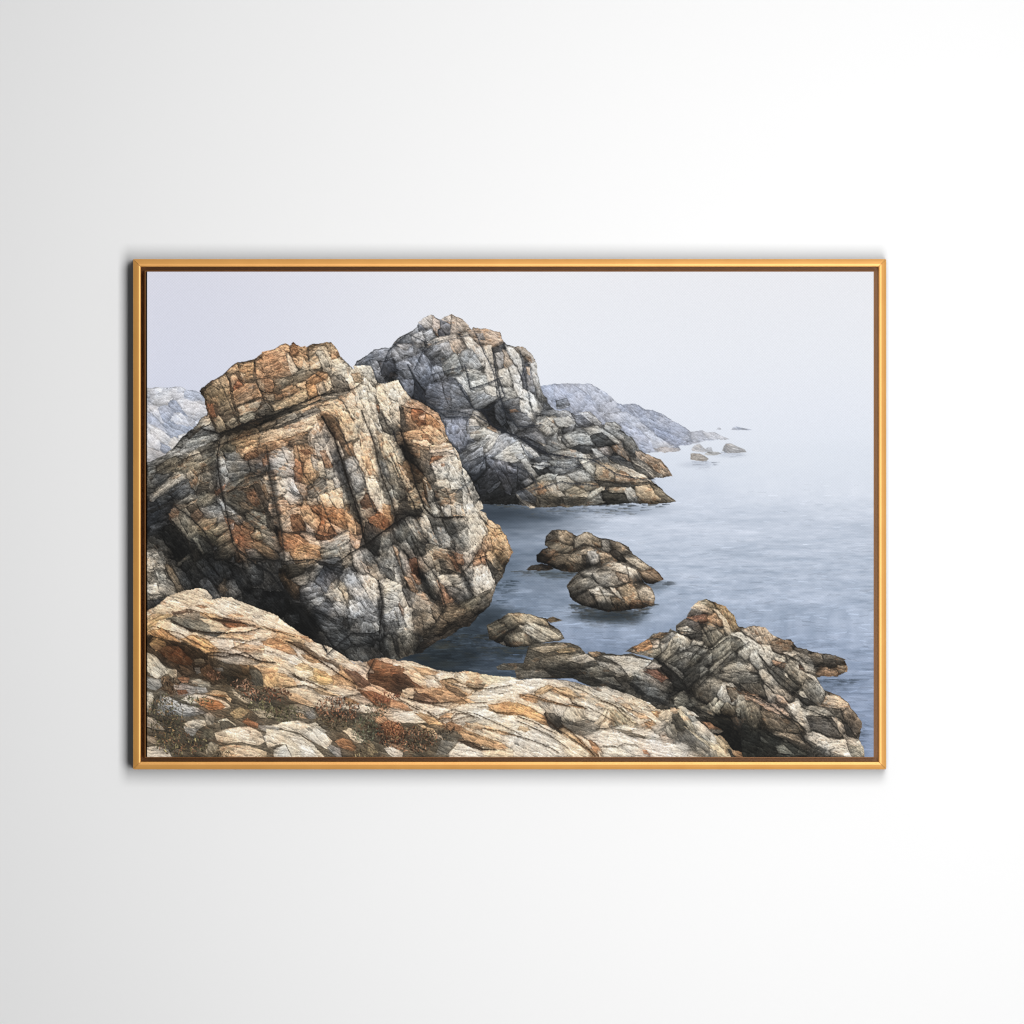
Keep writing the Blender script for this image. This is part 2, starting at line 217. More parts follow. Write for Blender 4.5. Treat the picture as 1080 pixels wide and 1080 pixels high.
ART = """
# silhouettes (source px, unit scale)
T 0 0 1
L farhill mist
a5aab8:30:0 566,410 572,407 590,405 607,405 620,404 630,409 640,416 650,425 660,428 670,426 680,432 690,434 700,438 715,447 728,456 745,457 755,459 768,462 745,465 735,468 715,470 718,474 714,476 700,477 680,478 640,482 560,470
L lefthill mist
b4b9c6:35:0 156,410 165,408 172,408 185,408 192,409 198,412 206,412 212,415 218,428 222,445 210,458 198,470 188,495 156,500
L midrock grey
5a5e66:-25:1 374,392 376,382 380,379 395,369 413,366 415,362 418,357 430,351 440,345 441,339 455,331 464,337 476,331 493,343 498,348 500,346 520,348 528,351 530,358 535,364 543,366 552,366 558,371 565,379 566,390 570,405 574,418 580,424 595,430 610,440 625,446 645,449 654,453 660,458 667,462 672,472 682,479 692,483 698,486 702,491 708,502 699,504 690,504 685,506 692,512 698,516 704,524 713,528 704,530 690,532 665,531 640,533 600,534 575,535 562,535 545,532 520,533 490,530 440,500
T 156 340 8
L lefthill
959eb3:35:0 185,690 240,690 300,770 250,760 215,740
8f98ab:35:0 140,850 220,830 330,880 380,910 300,940 230,960 180,930
c6c6cc:20:0 270,670 380,670 480,700 490,760 420,760 330,760 290,720
c9c8cb:-20:0 60,620 120,595 200,610 170,670 90,670
c4c5cd:45:0 200,790 270,770 340,850 330,870 250,860 210,830
cac9cc:30:0 20,880 90,900 180,960 200,1000 120,1010 60,960
cfccca:0:0 260,950 350,930 360,960 320,1000 280,990
a2a9bb:40:0 90,760 150,730 210,760 200,800 150,830 110,800
c5c5cb:50:0 20,720 80,740 140,850 110,840 60,790
a4a9b8:50:0 15,800 60,800 130,880 170,930 100,890 40,860
c2c2c8:10:0 210,560 290,560 300,620 240,650 200,610
aab0bf:30:0 320,590 440,600 455,650 380,660 320,640
cdccd0:10:0 20,580 70,550 120,550 110,580 60,600
T 156 460 8
L lefthill
c6c6cc:60:0 10,0 60,0 110,70 100,120 40,80 10,60
c2bcb6:30:0 190,40 230,10 280,70 270,110 220,130 185,80
c3bdbb:20:0 10,100 100,130 160,150 130,200 60,240 10,240
8d94a5:40:0 110,60 180,90 200,130 150,140 110,110
T 0 0 1
L mainrock warm
2b2b2b:60:1 156,494 170,484 178,478 192,462 198,455 205,450 208,446 213,440 219,437 218,428 214,420 211,412 212,409 222,402 236,395 245,387 250,382 258,381 268,379 290,367 299,362 305,365 309,361 322,367 327,363 350,361 353,365 360,377 369,386 374,391 382,387 390,388 397,404 404,406 420,401 434,421 445,425 462,436 470,458 476,470 483,490 495,513 505,535 513,546 520,550 533,565 538,578 537,590 533,598 530,606 526,612 522,622 519,632 517,638 509,645 500,654 494,660 486,662 478,668 470,673 462,674 452,682 444,688 432,690 420,695 400,697 370,697 330,690 290,670 250,650 215,645 156,656
T 156 340 8
L mainrock
4a3c2e:20:3 445,575 500,525 560,480 660,430 740,345 800,340 890,310 960,265 1080,220 1080,800 900,830 700,900 580,940 540,830 500,740 470,640
9a7a55:40:3 540,525 560,485 660,440 690,500 700,640 600,560
6b563a:60:3 460,580 540,530 600,570 640,640 580,700 500,690 470,640
7a6546:60:2 600,560 690,540 705,640 600,710 580,690
8a3f1c:70:4 505,690 550,690 570,770 590,790 540,800 510,740
6f5d44:-30:2 600,715 705,645 735,750 640,790 590,760
8d7654:60:2 545,815 600,780 650,850 660,910 580,935
7d7462:-40:1 650,855 740,790 770,860 700,900
a88358:-40:3 665,420 750,345 775,400 700,440
a07a55:60:3 690,460 750,430 770,500 710,560
9a7448:-10:4 775,370 890,325 890,470 800,510 780,440
b4ab98:60:0 785,420 830,440 790,490
8c3a18:20:5 720,545 770,480 820,550 760,600 725,600
9b7450:-30:5 720,590 830,520 915,505 965,620 880,640 745,715
a99a80:-20:3 750,720 960,640 940,700 900,750 770,790
8a8878:-30:1 760,790 910,760 900,810 820,850 780,840
a5764c:40:5 905,325 1080,230 1080,470 920,475 900,430
8d7a60:70:2 930,490 990,490 990,590 950,570
9c7450:70:4 1000,490 1060,490 1060,580 1000,590
555048:-10:1 920,740 1000,680 1060,740 1040,790 930,790
7d7565:-20:1 980,620 1060,600 1070,650 1020,680
9f9684:-40:1 420,880 510,790 525,840 500,870 440,890
4f5356:-15:0 380,950 440,890 530,850 560,930 460,960
33291f:-50:0 340,990 400,910 470,860 440,910
8c8c86:-20:0 290,1080 320,1010 470,960 620,945 560,980 430,1040 350,1080
T 281 350 8
a87850:-20:5 0,170 110,130 170,170 190,240 240,340 120,390 0,400
c8b9a2:60:1 160,180 190,190 255,320 215,350 180,260
b98756:20:3 110,130 150,95 230,130 330,120 340,180 320,220 250,170 180,170
a5622f:30:5 190,130 260,130 280,180 210,190
c59563:40:4 230,230 310,200 350,320 300,300 260,280
d0bfa3:60:1 310,230 350,270 355,325 310,310
7c5c3a:-10:2 360,110 520,90 570,110 500,120 400,130 350,160
b08d64:50:4 510,100 570,110 630,210 560,230 520,150
a58a68:-30:1 350,180 420,130 490,130 540,200 500,180 430,150 370,210
8d8a80:60:0 420,180 470,160 530,250 560,350 530,360 470,300 450,230
b8ab94:60:0 480,150 510,170 550,240 555,330 520,250
c7b596:-30:2 350,260 420,215 450,280 460,310 380,330 350,300
4d4438:0:0 360,330 460,310 470,330 400,360
c9bba3:20:1 555,240 620,230 680,310 640,330 570,340
9e7448:60:5 570,150 620,210 560,230
d2c3a8:70:1 570,370 640,335 720,345 740,470 700,470 680,420 640,360
6a5f52:60:1 555,390 640,380 680,440 670,480 570,480
b5753d:-30:5 340,410 440,350 500,350 540,400 480,400 400,460
d2b48a:70:2 490,420 530,380 560,480 510,500
b9783c:20:5 330,450 400,440 435,520 360,540 345,490
8a8276:70:0 430,450 490,430 505,510 450,540
c8a67d:-10:3 240,450 330,430 330,490 300,470
9a7048:-20:5 130,490 240,460 250,500 150,540
a8906a:-20:3 215,545 330,500 350,550 250,590
8b5a35:10:4 60,540 120,530 120,570 70,580
8f5f3c:20:4 0,400 60,400 70,470 0,510
67604f:-20:2 75,400 210,380 230,410 140,470 80,470
5d574a:-20:0 230,370 300,320 400,350 330,410 240,450
a88a60:-20:3 45,620 150,560 230,580 260,610 170,630 70,670
caa87a:-20:2 280,600 450,540 460,560 320,620
3c3830:-20:0 0,640 60,670 260,620 330,620 470,580 250,680 0,770
7f786c:-5:1 470,545 600,520 700,510 600,535 480,570
c7a880:-20:4 0,770 240,680 440,600 550,590 640,600 680,670 570,600 470,620 340,650 260,700 0,800
7c7468:-20:1 80,740 250,690 260,740 100,790
9a928a:-20:0 260,740 400,680 440,690 330,740
d2b18a:-20:3 0,850 100,820 340,740 420,720 440,780 340,830 200,900 0,940
b07a4a:-20:5 0,940 200,890 300,860 310,880 180,940 60,980 0,990
6b5a48:0:3 180,930 300,870 330,930 250,960
cbb9a6:70:2 400,780 440,770 500,900 540,1080 410,1080 380,930
b57a48:70:4 430,720 480,730 490,800 450,850
9a938c:70:1 480,800 510,770 560,900 600,1080 540,1080 510,950
5a3f28:60:3 460,700 540,680 610,740 660,900 640,950 570,910 530,820
c8a67a:20:3 470,650 550,640 600,740 560,700 470,690
d6b78c:60:4 560,640 640,620 700,720 770,900 680,920 640,830 600,720
dcc7a6:70:2 680,640 770,640 810,740 760,760 720,700
d0b493:70:3 640,560 740,520 770,630 680,640
d9cbb4:70:1 740,480 800,460 830,560 820,700 770,620
e0d2b8:50:0 720,330 800,290 860,290 900,380 930,430 860,420 820,370 760,400
9a7a55:40:2 720,360 790,340 800,400 750,420
d8c9b0:60:1 820,400 930,440 930,520 870,490 850,540
8d8a82:60:0 860,500 920,520 930,580 880,580
dccab0:70:1 830,560 870,570 880,700 930,850 970,1080 900,1080 830,800
d7b48b:75:3 770,870 870,850 920,960 930,1080 790,1080
aeb0ae:60:0 890,600 940,640 950,760 1000,900 960,880 920,760
9c7b58:65:2 920,840 970,850 1010,1000 1000,1060 950,960
d6cab6:65:1 930,450 990,440 1010,560 1040,720 1010,740 960,620
e0d6c4:55:0 990,460 1080,430 1080,620 1030,600
8f4a22:65:5 905,620 945,620 940,670
4a463f:60:0 940,670 980,720 1010,830 980,820
d0c0a5:60:1 980,830 1020,870 1080,1040 1080,1080 1030,1000
4f4336:65:2 660,950 780,900 800,960 740,1010 680,1080 640,1050
b0a596:65:2 740,950 790,910 800,1000 770,1080 720,1020
c9b8a0:65:1 560,900 610,920 640,1040 620,1080 590,1000
T 375 325 8
L midrock
6d7280:-30:0 10,470 100,400 170,350 290,340 330,420 300,430 190,440 130,430 20,480
8a8a90:60:0 130,440 190,460 220,560 180,590 150,520
3f424e:60:1 190,460 300,440 330,520 290,570 220,560
7f8088:60:0 300,330 350,320 380,440 340,440 300,400
767a84:30:0 340,320 460,300 480,380 380,400 360,350
9d8f84:30:2 350,300 430,290 470,310 430,360 380,340
6b7079:-40:0 340,270 420,230 520,175 540,220 450,290 360,290
a39d98:30:1 470,230 560,190 600,260 520,290 480,260
b09e8c:40:1 525,115 630,55 670,110 640,150 560,170 530,140
c7a283:60:3 650,60 710,120 690,220 640,150
5b6274:40:0 525,120 560,150 580,180 540,190
b79c82:40:3 720,95 810,45 900,110 950,150 900,180 840,150 780,130
5a6070:30:0 720,100 790,130 860,210 780,230 730,180
42475a:30:0 690,195 730,175 750,230 710,240
c9b29a:50:2 830,90 920,120 950,160 860,200
8b8d92:-20:0 560,200 640,180 650,240 600,290
bba68c:-15:2 600,290 720,250 830,230 900,250 800,280 650,320
6f7480:-30:0 590,350 680,320 730,300 720,350 620,390
c5a587:60:3 780,260 850,235 910,330 870,385 810,360
8a8c92:60:0 720,310 790,280 810,380 770,415 730,360
606779:60:0 470,440 570,380 640,500 650,600 600,690 530,620 480,520
6b7284:20:0 340,470 400,440 460,430 470,500 410,520 350,510
57606f:20:0 400,530 460,530 490,580 430,600
545b6d:60:0 390,620 500,600 520,700 470,750 420,690
353945:60:0 500,600 540,650 590,720 570,800 490,750
5f677c:20:0 590,740 620,640 720,640 780,840 690,860 620,820
6a7186:20:1 740,640 850,620 930,700 970,830 880,850 790,820
808078:-30:1 730,490 830,390 890,480 870,540 750,540
7a7c7c:40:0 870,400 960,370 1060,500 980,520 910,510
cbb9a0:55:1 900,240 960,240 1050,400 1080,430 1080,510 1010,410
b58a62:30:4 960,190 1080,180 1080,290 1000,250
9a9890:50:0 850,590 920,560 960,640 1000,700 960,740 900,660
a8a396:10:0 940,560 1080,570 1080,700 990,720 960,640
72757a:-20:0 970,790 1080,720 1080,860 990,850
6f7788:60:0 640,500 720,480 740,560 670,600
5a6272:0:0 700,870 960,850 930,910 720,910
667087:80:0 730,920 930,915 950,1000 900,1060 770,1060
b5a896:0:1 940,930 980,920 1040,980 980,1040 920,1050
a59880:20:1 900,880 980,850 1080,950 1080,990 960,920
L mainrock
ddd2bd:50:0 0,500 80,485 130,500 180,630 150,640 100,560 40,540
d8cab4:60:0 240,660 350,610 460,765 400,800 330,770 270,740
cbbfaa:70:1 0,640 100,660 160,780 190,980 110,900
aaa9a0:50:0 90,700 150,720 170,800 130,780
d5c5aa:60:1 180,660 230,660 300,800 280,900 300,960 240,900 190,760
b9ac98:60:1 280,820 360,800 380,880 370,1000 320,960
3a352f:60:0 380,840 430,900 440,1020 400,1060 380,980
caa888:40:2 440,790 480,765 600,830 690,900 750,1000 765,1080 730,1050 640,900 550,850 420,830
9d4418:30:5 470,850 560,870 590,900 580,950 520,980 480,930
8b6848:30:3 410,840 470,850 470,930 520,990 470,1010 420,960
b8a896:0:0 530,910 590,890 580,940 540,950
b06128:50:5 590,900 640,900 720,990 700,1020 600,980
d4a478:-20:4 400,1050 560,1020 620,1000 740,1080 400,1080
T 480 325 8
L midrock
a98e74:40:2 0,60 60,90 120,150 100,190 0,220
b98f6a:15:4 110,190 250,175 380,200 390,270 300,310 200,290 130,240
7c7d84:30:0 180,210 240,210 260,270 200,270
d0bda5:60:1 60,240 140,260 250,370 280,420 230,490 190,420 130,330
c9b79d:60:1 250,330 300,320 335,470 300,470 270,400
8a8c8c:50:0 60,370 130,350 220,480 180,500 80,520 30,420
a5a093:30:0 30,420 80,520 180,520 270,570 200,560 90,530
b9ad9c:60:0 260,440 320,480 340,560 350,660 280,640 260,560
d0c3b0:70:0 265,560 330,550 355,660 300,650
8f9088:20:0 80,540 180,550 260,580 270,650 180,680 140,640
b9b2a3:50:0 10,590 60,580 120,680 140,730 100,720
a8a598:20:0 130,620 230,600 260,660 200,700 150,690
c2b8a6:30:0 250,665 340,680 380,730 320,750 260,720
8d8a84:-20:0 130,740 240,690 250,710 140,780
76787a:-30:0 130,800 250,710 340,760 270,820 170,855
3a3d46:-10:0 310,340 390,310 400,350 330,380
85868a:60:0 340,380 410,370 420,450 380,520 350,460
a5825e:60:3 400,350 440,380 480,480 430,520 410,450
c3b59d:60:1 380,530 440,520 470,600 460,670 380,620
c9beac:60:0 460,510 500,490 550,590 540,630 490,620
b5b0a5:60:0 440,340 500,330 580,500 560,560 510,480 450,400
a38a70:50:3 490,340 560,325 640,380 680,440 650,460 600,400 530,380
8a6a4c:50:4 590,380 640,400 650,450 610,430
4a4e5e:70:0 560,560 600,480 620,600 600,690 570,680
7c7f8a:75:0 610,500 640,500 670,700 620,710 600,620
c08a55:75:4 600,500 630,500 635,570 610,560
a9a49a:75:1 640,460 690,460 700,580 740,740 700,750 660,620
cfc3b0:60:0 500,640 560,620 570,720 540,740 510,700
a09c90:20:0 370,670 470,680 520,740 400,790 380,730
4f5258:-5:0 400,800 540,750 550,870 430,880
b5703a:0:5 450,860 510,850 530,870 470,880
d3cbba:65:0 545,750 590,700 660,740 700,840 710,880 670,870 640,800
c6bfae:70:0 550,780 610,790 650,930 620,930 560,870
2d3038:40:0 230,860 300,820 380,760 400,880 440,960 400,1050 300,1000 280,900
6f747c:60:0 330,830 380,770 410,870 430,960 390,1000 340,930
5c6069:20:0 430,900 600,880 640,970 560,1030 480,1000
8c9096:60:0 450,960 500,950 530,1020 490,1050
606878:30:0 0,640 60,650 120,790 120,840 0,850
6a6f7c:0:0 0,860 160,850 130,900 0,910
b0a18c:20:1 130,900 180,850 260,950 250,990 160,920
66708a:80:0 0,920 110,920 130,1080 0,1080
b8a893:0:2 110,930 170,940 200,990 120,1040
9a988f:-20:0 130,1060 200,1010 280,1000 380,1060 370,1080 130,1080
b08a66:40:4 280,1000 320,1010 370,1050 330,1050
L farhill
8f96a8:45:0 740,650 850,650 960,760 960,860 860,870 780,800
7f879c:30:0 800,770 900,740 970,800 950,850 860,860
b2b5c0:45:0 960,640 1080,640 1080,870 980,760
T 156 460 8
L mainrock
7f858c:-25:0 280,110 330,40 560,10 600,0 560,40 440,90 300,150 160,200 20,270 10,240
93938c:-25:0 300,60 420,20 580,0 540,50 400,80 330,110
585a58:-20:1 10,260 60,250 90,310 40,420 10,420
6e6450:-25:2 80,260 230,170 250,240 150,320 70,310
8a7a64:-30:2 320,190 380,130 480,110 520,160 420,220 340,240
a5865f:-40:2 330,180 370,150 380,190 330,215
7d745f:-30:2 270,260 330,220 480,200 570,110 600,170 500,240 380,280 300,310
5c564a:-30:1 420,120 540,50 580,90 560,170 460,190
4d545e:-35:0 40,370 80,310 170,330 100,390 30,400
958c7d:-35:1 40,510 150,400 260,310 310,350 220,400 130,460 50,540
444b55:-40:0 220,450 330,390 370,470 280,510 250,480
7a6a55:60:3 330,310 370,290 460,320 410,450 370,420
8b8578:70:0 430,320 460,320 420,440 405,450
5f5a50:40:1 450,320 560,260 580,400 530,440 420,460
4f4538:10:3 420,410 520,370 500,450 420,460
6b6656:-20:1 410,540 500,490 540,520 520,560 440,590
7f7b70:-30:0 270,550 360,490 380,520 300,555
2b3340:-30:0 10,560 160,560 200,640 150,720 10,800
4b5563:-30:0 20,760 140,720 160,740 50,790
3e4650:-20:0 70,540 160,540 150,610 110,630
a0724e:40:5 170,650 230,610 270,620 250,680 190,700
aa9070:-10:2 230,600 320,580 410,540 350,590 280,615
6e6a5c:60:1 270,640 320,620 400,740 410,800 350,860 310,780 260,700
8f8672:60:1 200,700 250,690 310,780 350,880 320,850
5a4a38:30:2 320,590 400,560 420,610 360,650
6b4a33:30:4 360,670 420,620 450,660 400,730
5a5952:60:0 400,850 430,840 490,950 450,980 400,910
7d7968:60:0 390,870 420,850 470,980 450,985
3d3a33:60:1 330,880 390,900 420,1000 390,1060 350,980
5f6366:20:0 440,610 520,590 620,600 640,690 560,700 470,650
7b6548:-30:3 420,730 540,690 590,680 540,790 470,790 430,770
817862:-30:2 540,790 660,730 680,770 570,830
6a5d48:-30:2 600,870 690,780 720,860 640,890
55503f:30:1 430,800 520,800 580,850 550,870 470,840
766a55:-30:2 610,1000 660,920 740,900 720,960 650,1010
a08a6c:-60:2 580,80 640,20 760,0 660,50 610,110 600,160
4a4638:60:1 640,70 700,60 710,110 660,140 630,110
a07c50:-15:4 660,40 800,0 960,0 900,50 820,70 750,80
c8a070:30:4 770,110 850,90 900,70 870,130 800,160
8a4a24:40:5 820,150 870,130 900,170 830,190
757d84:0:0 640,150 760,150 800,190 700,190
55504a:30:2 870,220 960,190 980,280 880,300
3f4a58:30:1 900,240 960,220 970,260 910,280
a05a34:30:5 970,200 1020,180 1030,240 980,250
c4c2bc:60:1 600,190 640,200 680,310 650,330 600,280
8b8a84:-10:1 650,230 750,210 830,220 850,290 750,340 680,340
b5b2ab:70:1 590,300 640,340 680,370 640,420 590,430
a5502a:-40:5 590,450 650,410 640,450 600,480
7d7463:-20:4 610,480 700,400 870,350 900,400 780,450 640,490
5d5647:30:4 640,500 780,450 900,450 960,560 1000,620 900,620 800,650 700,560
9a5a34:50:6 820,480 900,450 930,520 950,570 900,590 850,540
a07a52:30:5 760,560 830,560 900,610 800,620
b0b3b3:60:1 600,510 640,560 740,640 780,690 720,700 640,630
958d7c:40:2 640,620 700,640 790,680 740,710 660,680
8f8a78:30:3 820,650 900,640 980,680 1040,770 960,760 860,700
9a5028:50:6 660,690 720,700 760,760 860,790 870,850 800,910 740,890 700,810
b0adaa:60:0 690,750 730,730 725,780 700,785
a98058:20:4 790,700 860,760 900,790 860,780
8a4d2b:30:6 740,800 850,790 880,880 960,930 820,920 760,890
8e8060:10:3 860,830 920,800 960,840 900,870
7b5a38:30:5 830,900 900,880 1030,950 1050,980 930,960
6a6358:30:2 960,790 1060,830 1080,930 1030,920 980,860
8a5a38:60:4 760,920 800,940 820,990 780,1010
5f6060:10:1 830,960 900,950 930,1010 850,1010
8f8066:10:3 780,1010 860,1030 900,1060 800,1030
3a342d:60:1 900,400 960,430 1030,600 1070,800 1000,760 1000,650 950,530
8a6a48:70:4 950,400 1000,400 1020,540 990,520
c0a079:75:4 1000,360 1080,340 1080,740 1060,700 1020,480
b8b2a6:0:2 1010,250 1080,230 1080,330 1030,330
303231:60:0 160,760 260,800 340,900 350,1000 270,1000 160,900
3e3c37:60:1 20,900 120,880 170,960 60,970 10,960
c5b9a5:20:1 10,980 80,960 140,1020 150,1080 10,1080
T 281 465 8
L mainrock
9a9896:20:2 40,130 130,70 220,90 240,200 210,280 100,290 20,270 30,180
a59d95:40:1 130,70 220,90 240,190 180,180
b08556:60:5 240,50 380,60 390,110 330,160 250,150
8a3e1a:30:6 280,80 370,70 390,110 330,120
c9935a:70:3 330,150 380,150 410,280 370,350 320,330 330,240
8f4a22:70:5 250,160 290,200 290,320 260,340 240,240
a5a099:70:2 380,120 430,130 480,230 440,250 390,210
d0c0ac:70:1 390,0 500,0 520,80 590,200 550,190 440,110
8c5530:70:5 450,75 500,75 555,210 500,220
b8b0a8:70:1 500,0 570,0 640,120 600,160 590,210
9a9898:70:0 570,200 640,180 690,340 600,400 570,330
8c8a82:20:0 500,240 560,230 570,300 510,310
d2bfa0:20:2 420,170 470,170 490,280 450,280
b0a08c:10:3 0,340 100,330 150,420 60,520 30,470
a8a8a8:50:1 100,350 200,320 260,440 170,410
b9bcc2:60:1 200,320 230,330 290,450 230,420
8e7058:60:4 250,350 330,370 320,480 280,430
b3967c:0:5 40,510 180,500 270,540 160,590 60,640 20,560
a59a90:20:1 180,430 270,480 280,530 200,540 170,490
6e675e:-40:2 350,390 450,340 500,380 480,440 390,460
a3927a:20:3 500,330 550,340 570,400 520,430
c4a882:60:3 440,460 530,440 560,530 510,560 460,510
d0b48c:60:3 520,440 640,390 650,560 600,570 550,510
8c867a:70:1 640,390 720,360 770,540 820,650 790,660 660,580 640,480
c39058:70:4 660,540 710,530 710,590 670,590
a0907a:20:1 360,490 420,490 440,550 370,530
b58a5c:50:3 280,580 340,530 400,600 450,690 400,750 340,690
9b9690:60:1 330,680 400,750 380,760 350,740
6b3a1c:50:6 200,640 260,610 310,690 300,740 220,760
a28a70:40:3 60,660 170,600 210,620 120,720 70,700
9c9080:-40:1 120,720 190,640 220,760 150,750
c0a284:20:3 200,590 270,560 290,620 240,620
8a451e:40:7 380,560 460,540 470,610 400,600
a8622f:30:7 470,560 560,560 640,580 660,640 600,720 530,640 470,620
9c4a1e:60:7 440,720 490,660 560,780 520,820 440,810
c4a88c:30:2 490,650 600,760 640,740 560,700
c08c58:60:4 500,680 530,700 510,780 480,750
a56a3a:60:5 600,600 660,640 660,720 630,740 590,700
b5824e:60:5 670,600 740,650 760,790 700,780 680,700
8c5a34:60:4 740,650 820,690 820,770 760,780
7e7668:60:1 720,590 830,680 830,720 770,690
b98a68:60:4 710,800 800,790 780,900 740,880
b06a38:30:5 120,785 200,790 350,860 260,890 210,920 140,880
9a4420:50:7 140,830 210,920 150,910
b9a592:20:2 310,790 440,840 440,870 370,860
9a958a:-20:1 440,850 560,830 680,770 690,830 600,900 540,915 480,890
a8743e:20:5 150,920 270,900 360,870 440,890 470,970 330,1000 240,1010
c08a5c:20:4 270,930 350,940 420,990 300,1000
7d7768:0:2 450,920 640,900 690,920 680,960 560,980 490,990
8b8478:-20:1 610,920 690,880 700,930 630,970
a5825a:-20:4 190,1040 320,1010 470,990 350,1040 210,1060
7a7a78:60:1 140,930 190,930 240,1020 180,1030
3e4148:0:0 470,1000 600,980 650,1010 620,1080 480,1080
9c9488:-20:1 190,1060 330,1040 360,1060 250,1080
a89478:40:2 640,970 710,960 680,1040 640,1040
b3aaa0:70:1 730,940 800,920 860,1080 790,1080
9a958c:60:0 800,920 860,940 960,1080 900,1080
3a3733:60:0 840,690 1000,760 1060,740 1060,850 980,960 860,880 800,870
4a4c4c:40:0 900,820 1000,770 1030,830 960,880
9c9890:60:0 940,1000 1050,890 1080,920 1080,1080 990,1060
7c7f84:60:0 660,180 720,130 780,190 740,250 680,280
707378:60:0 720,280 790,240 810,340 790,420 730,400
676459:0:1 740,470 830,430 880,500 840,550 780,560
5a341e:40:4 790,520 840,440 900,530 880,600 820,570
6f675a:30:2 790,580 880,560 920,630 850,640
964c20:30:6 850,640 930,620 1000,690 990,740 930,720
b86a2e:60:6 980,620 1050,690 1060,720 1000,745 960,680
d0b896:75:2 760,120 850,60 900,60 920,140 960,280 880,320 830,280 780,200
d9a873:75:5 800,130 860,120 900,230 940,290 860,290 820,200
c9bda8:70:0 840,320 920,310 960,440 1050,650 1040,690 960,600 870,460
b0a898:70:0 920,100 970,140 1010,330 1060,460 1070,600 1050,640 990,480 950,300
d5ccbb:70:0 940,440 1000,440 1050,560 1060,650 1010,600
8a8c8c:70:0 960,160 1000,200 1020,320 980,280
6a4526:60:4 660,40 720,30 740,120 690,110 670,80
T 406 445 8
c08a58:-10:4 150,100 240,60 320,50 380,110 340,160 220,150
d0ac80:40:3 300,60 390,40 480,100 510,160 460,190 380,150
c0602c:-10:6 310,100 360,100 370,150 310,150
cdb79a:20:2 220,150 330,150 380,190 300,200 230,180
7a6046:20:4 190,170 280,190 370,220 360,330 290,300 220,250
62584a:60:1 290,230 370,240 370,340 300,320
4c4740:60:0 200,280 300,320 370,340 410,470 370,480 300,400
c9a983:-10:2 380,200 510,180 560,200 480,230 380,240
b8a898:-10:3 380,240 480,230 560,220 580,290 500,290 400,290
a85224:-10:7 390,300 460,280 500,290 420,320 390,350
aeaaa0:60:0 400,350 530,300 540,400 470,490 420,430
9c5a34:0:5 470,350 500,345 505,370 480,375
c6c0b4:70:0 540,300 600,300 650,440 640,480 560,490 540,400
9a8f7e:0:1 440,490 540,500 560,590 460,570
d6cebf:60:0 540,515 650,490 700,620 680,790 650,690 650,570 560,570
b8a890:70:1 570,210 610,260 650,360 650,440 610,330
6f6454:20:3 450,570 540,610 640,570 650,690 560,660 470,650
9a8870:20:3 470,650 540,650 650,690 660,790 590,800 500,780
a8adb0:70:0 480,720 550,700 560,790 510,790
b5b2ac:60:0 600,700 640,700 650,790 600,790
cfc5b4:65:0 650,380 690,420 760,560 830,730 780,750 720,630 680,520
d9cfc0:60:0 690,620 760,740 700,780 680,720
bdb6a8:65:0 690,790 770,770 860,940 800,1000 760,1060 700,1080
cac3b6:65:0 770,760 800,790 870,910 860,950
a89a82:50:1 800,740 850,770 865,830 830,830
4a443c:55:0 775,765 800,770 870,870 840,860
b99870:40:4 870,830 960,870 1000,940 980,960 880,900
b5874f:50:5 850,880 970,900 1010,1000 1060,1080 960,1080 880,960
a07a58:70:3 830,970 890,950 900,1050 850,1060
8f8c84:50:0 580,950 690,890 700,1060 620,1050
777672:60:0 500,830 600,810 690,800 690,880 590,950 530,890
5b5a56:60:0 380,800 450,790 500,870 550,1020 480,1060 430,950
9aa0a4:60:1 430,880 500,880 550,1000 540,1040 480,1060
b8a68e:65:1 280,800 350,790 390,900 330,930
c4bcab:65:1 380,880 440,1020 400,990 360,930
8b8378:60:2 170,800 230,800 290,920 300,990 250,960 190,880
a8a498:65:0 180,790 210,800 280,980 260,970
4a4c4a:60:0 60,860 160,830 240,960 330,1080 180,1080 100,960
b98a5a:40:5 190,370 270,400 310,430 280,480 210,470
caa883:60:4 130,370 180,420 210,540 190,560 150,450
c9b08a:30:3 210,580 320,500 320,600 250,640 220,640
a56a38:65:4 320,480 350,520 370,640 330,600
c9c0ae:65:1 340,490 440,740 440,770 400,770 350,600
c09468:60:4 290,620 320,600 360,700 380,730 340,690
b0a68f:60:1 290,680 340,700 400,760 350,780
8e7450:20:3 140,690 240,690 290,650 290,700 240,740 170,710
332f2a:10:0 110,720 190,660 240,740 290,730 290,780 100,800
5d574c:65:1 40,490 110,500 140,620 80,640
c9b48f:65:3 0,100 60,200 130,420 200,560 150,520 60,340 0,240
7e7462:65:2 20,360 60,360 100,500 60,480
c3baa6:65:0 0,430 60,560 110,740 60,790 0,700
c5803f:70:5 0,690 50,700 70,860 0,890
9c4a1c:70:7 0,770 40,830 50,880 0,900
6f6f6a:60:0 0,920 40,930 60,1080 0,1080
L midrock
69718a:80:0 500,0 680,0 690,200 620,220 540,150
7f8186:60:0 690,40 790,40 770,80 700,90
b5ad9e:-5:1 740,90 860,60 890,90 800,140 740,130
c9bfae:-55:0 880,80 960,90 870,250 830,250 800,220
b8936a:20:4 870,50 900,40 960,90 930,90
8a8a8c:-40:0 690,200 830,160 860,170 740,230
777a82:-40:0 640,330 830,200 830,280 700,330
444852:-40:0 660,350 830,290 830,400 760,490 700,430
5b606c:-40:0 700,420 830,330 830,380 740,450
8a8c95:-30:0 950,130 1080,130 1020,250 870,290
b0ab9f:-20:0 930,300 1040,220 1080,180 1080,330 1010,320
50525e:60:0 850,320 1010,330 1080,360 1080,560 980,480 900,380
3f4048:-40:0 760,530 880,400 960,470 860,620 800,610
2d2d2e:-30:0 790,640 860,630 1080,500 1080,690 830,680
57595e:-40:0 870,580 980,500 1000,540 900,640
T 480 425 8
L midrock
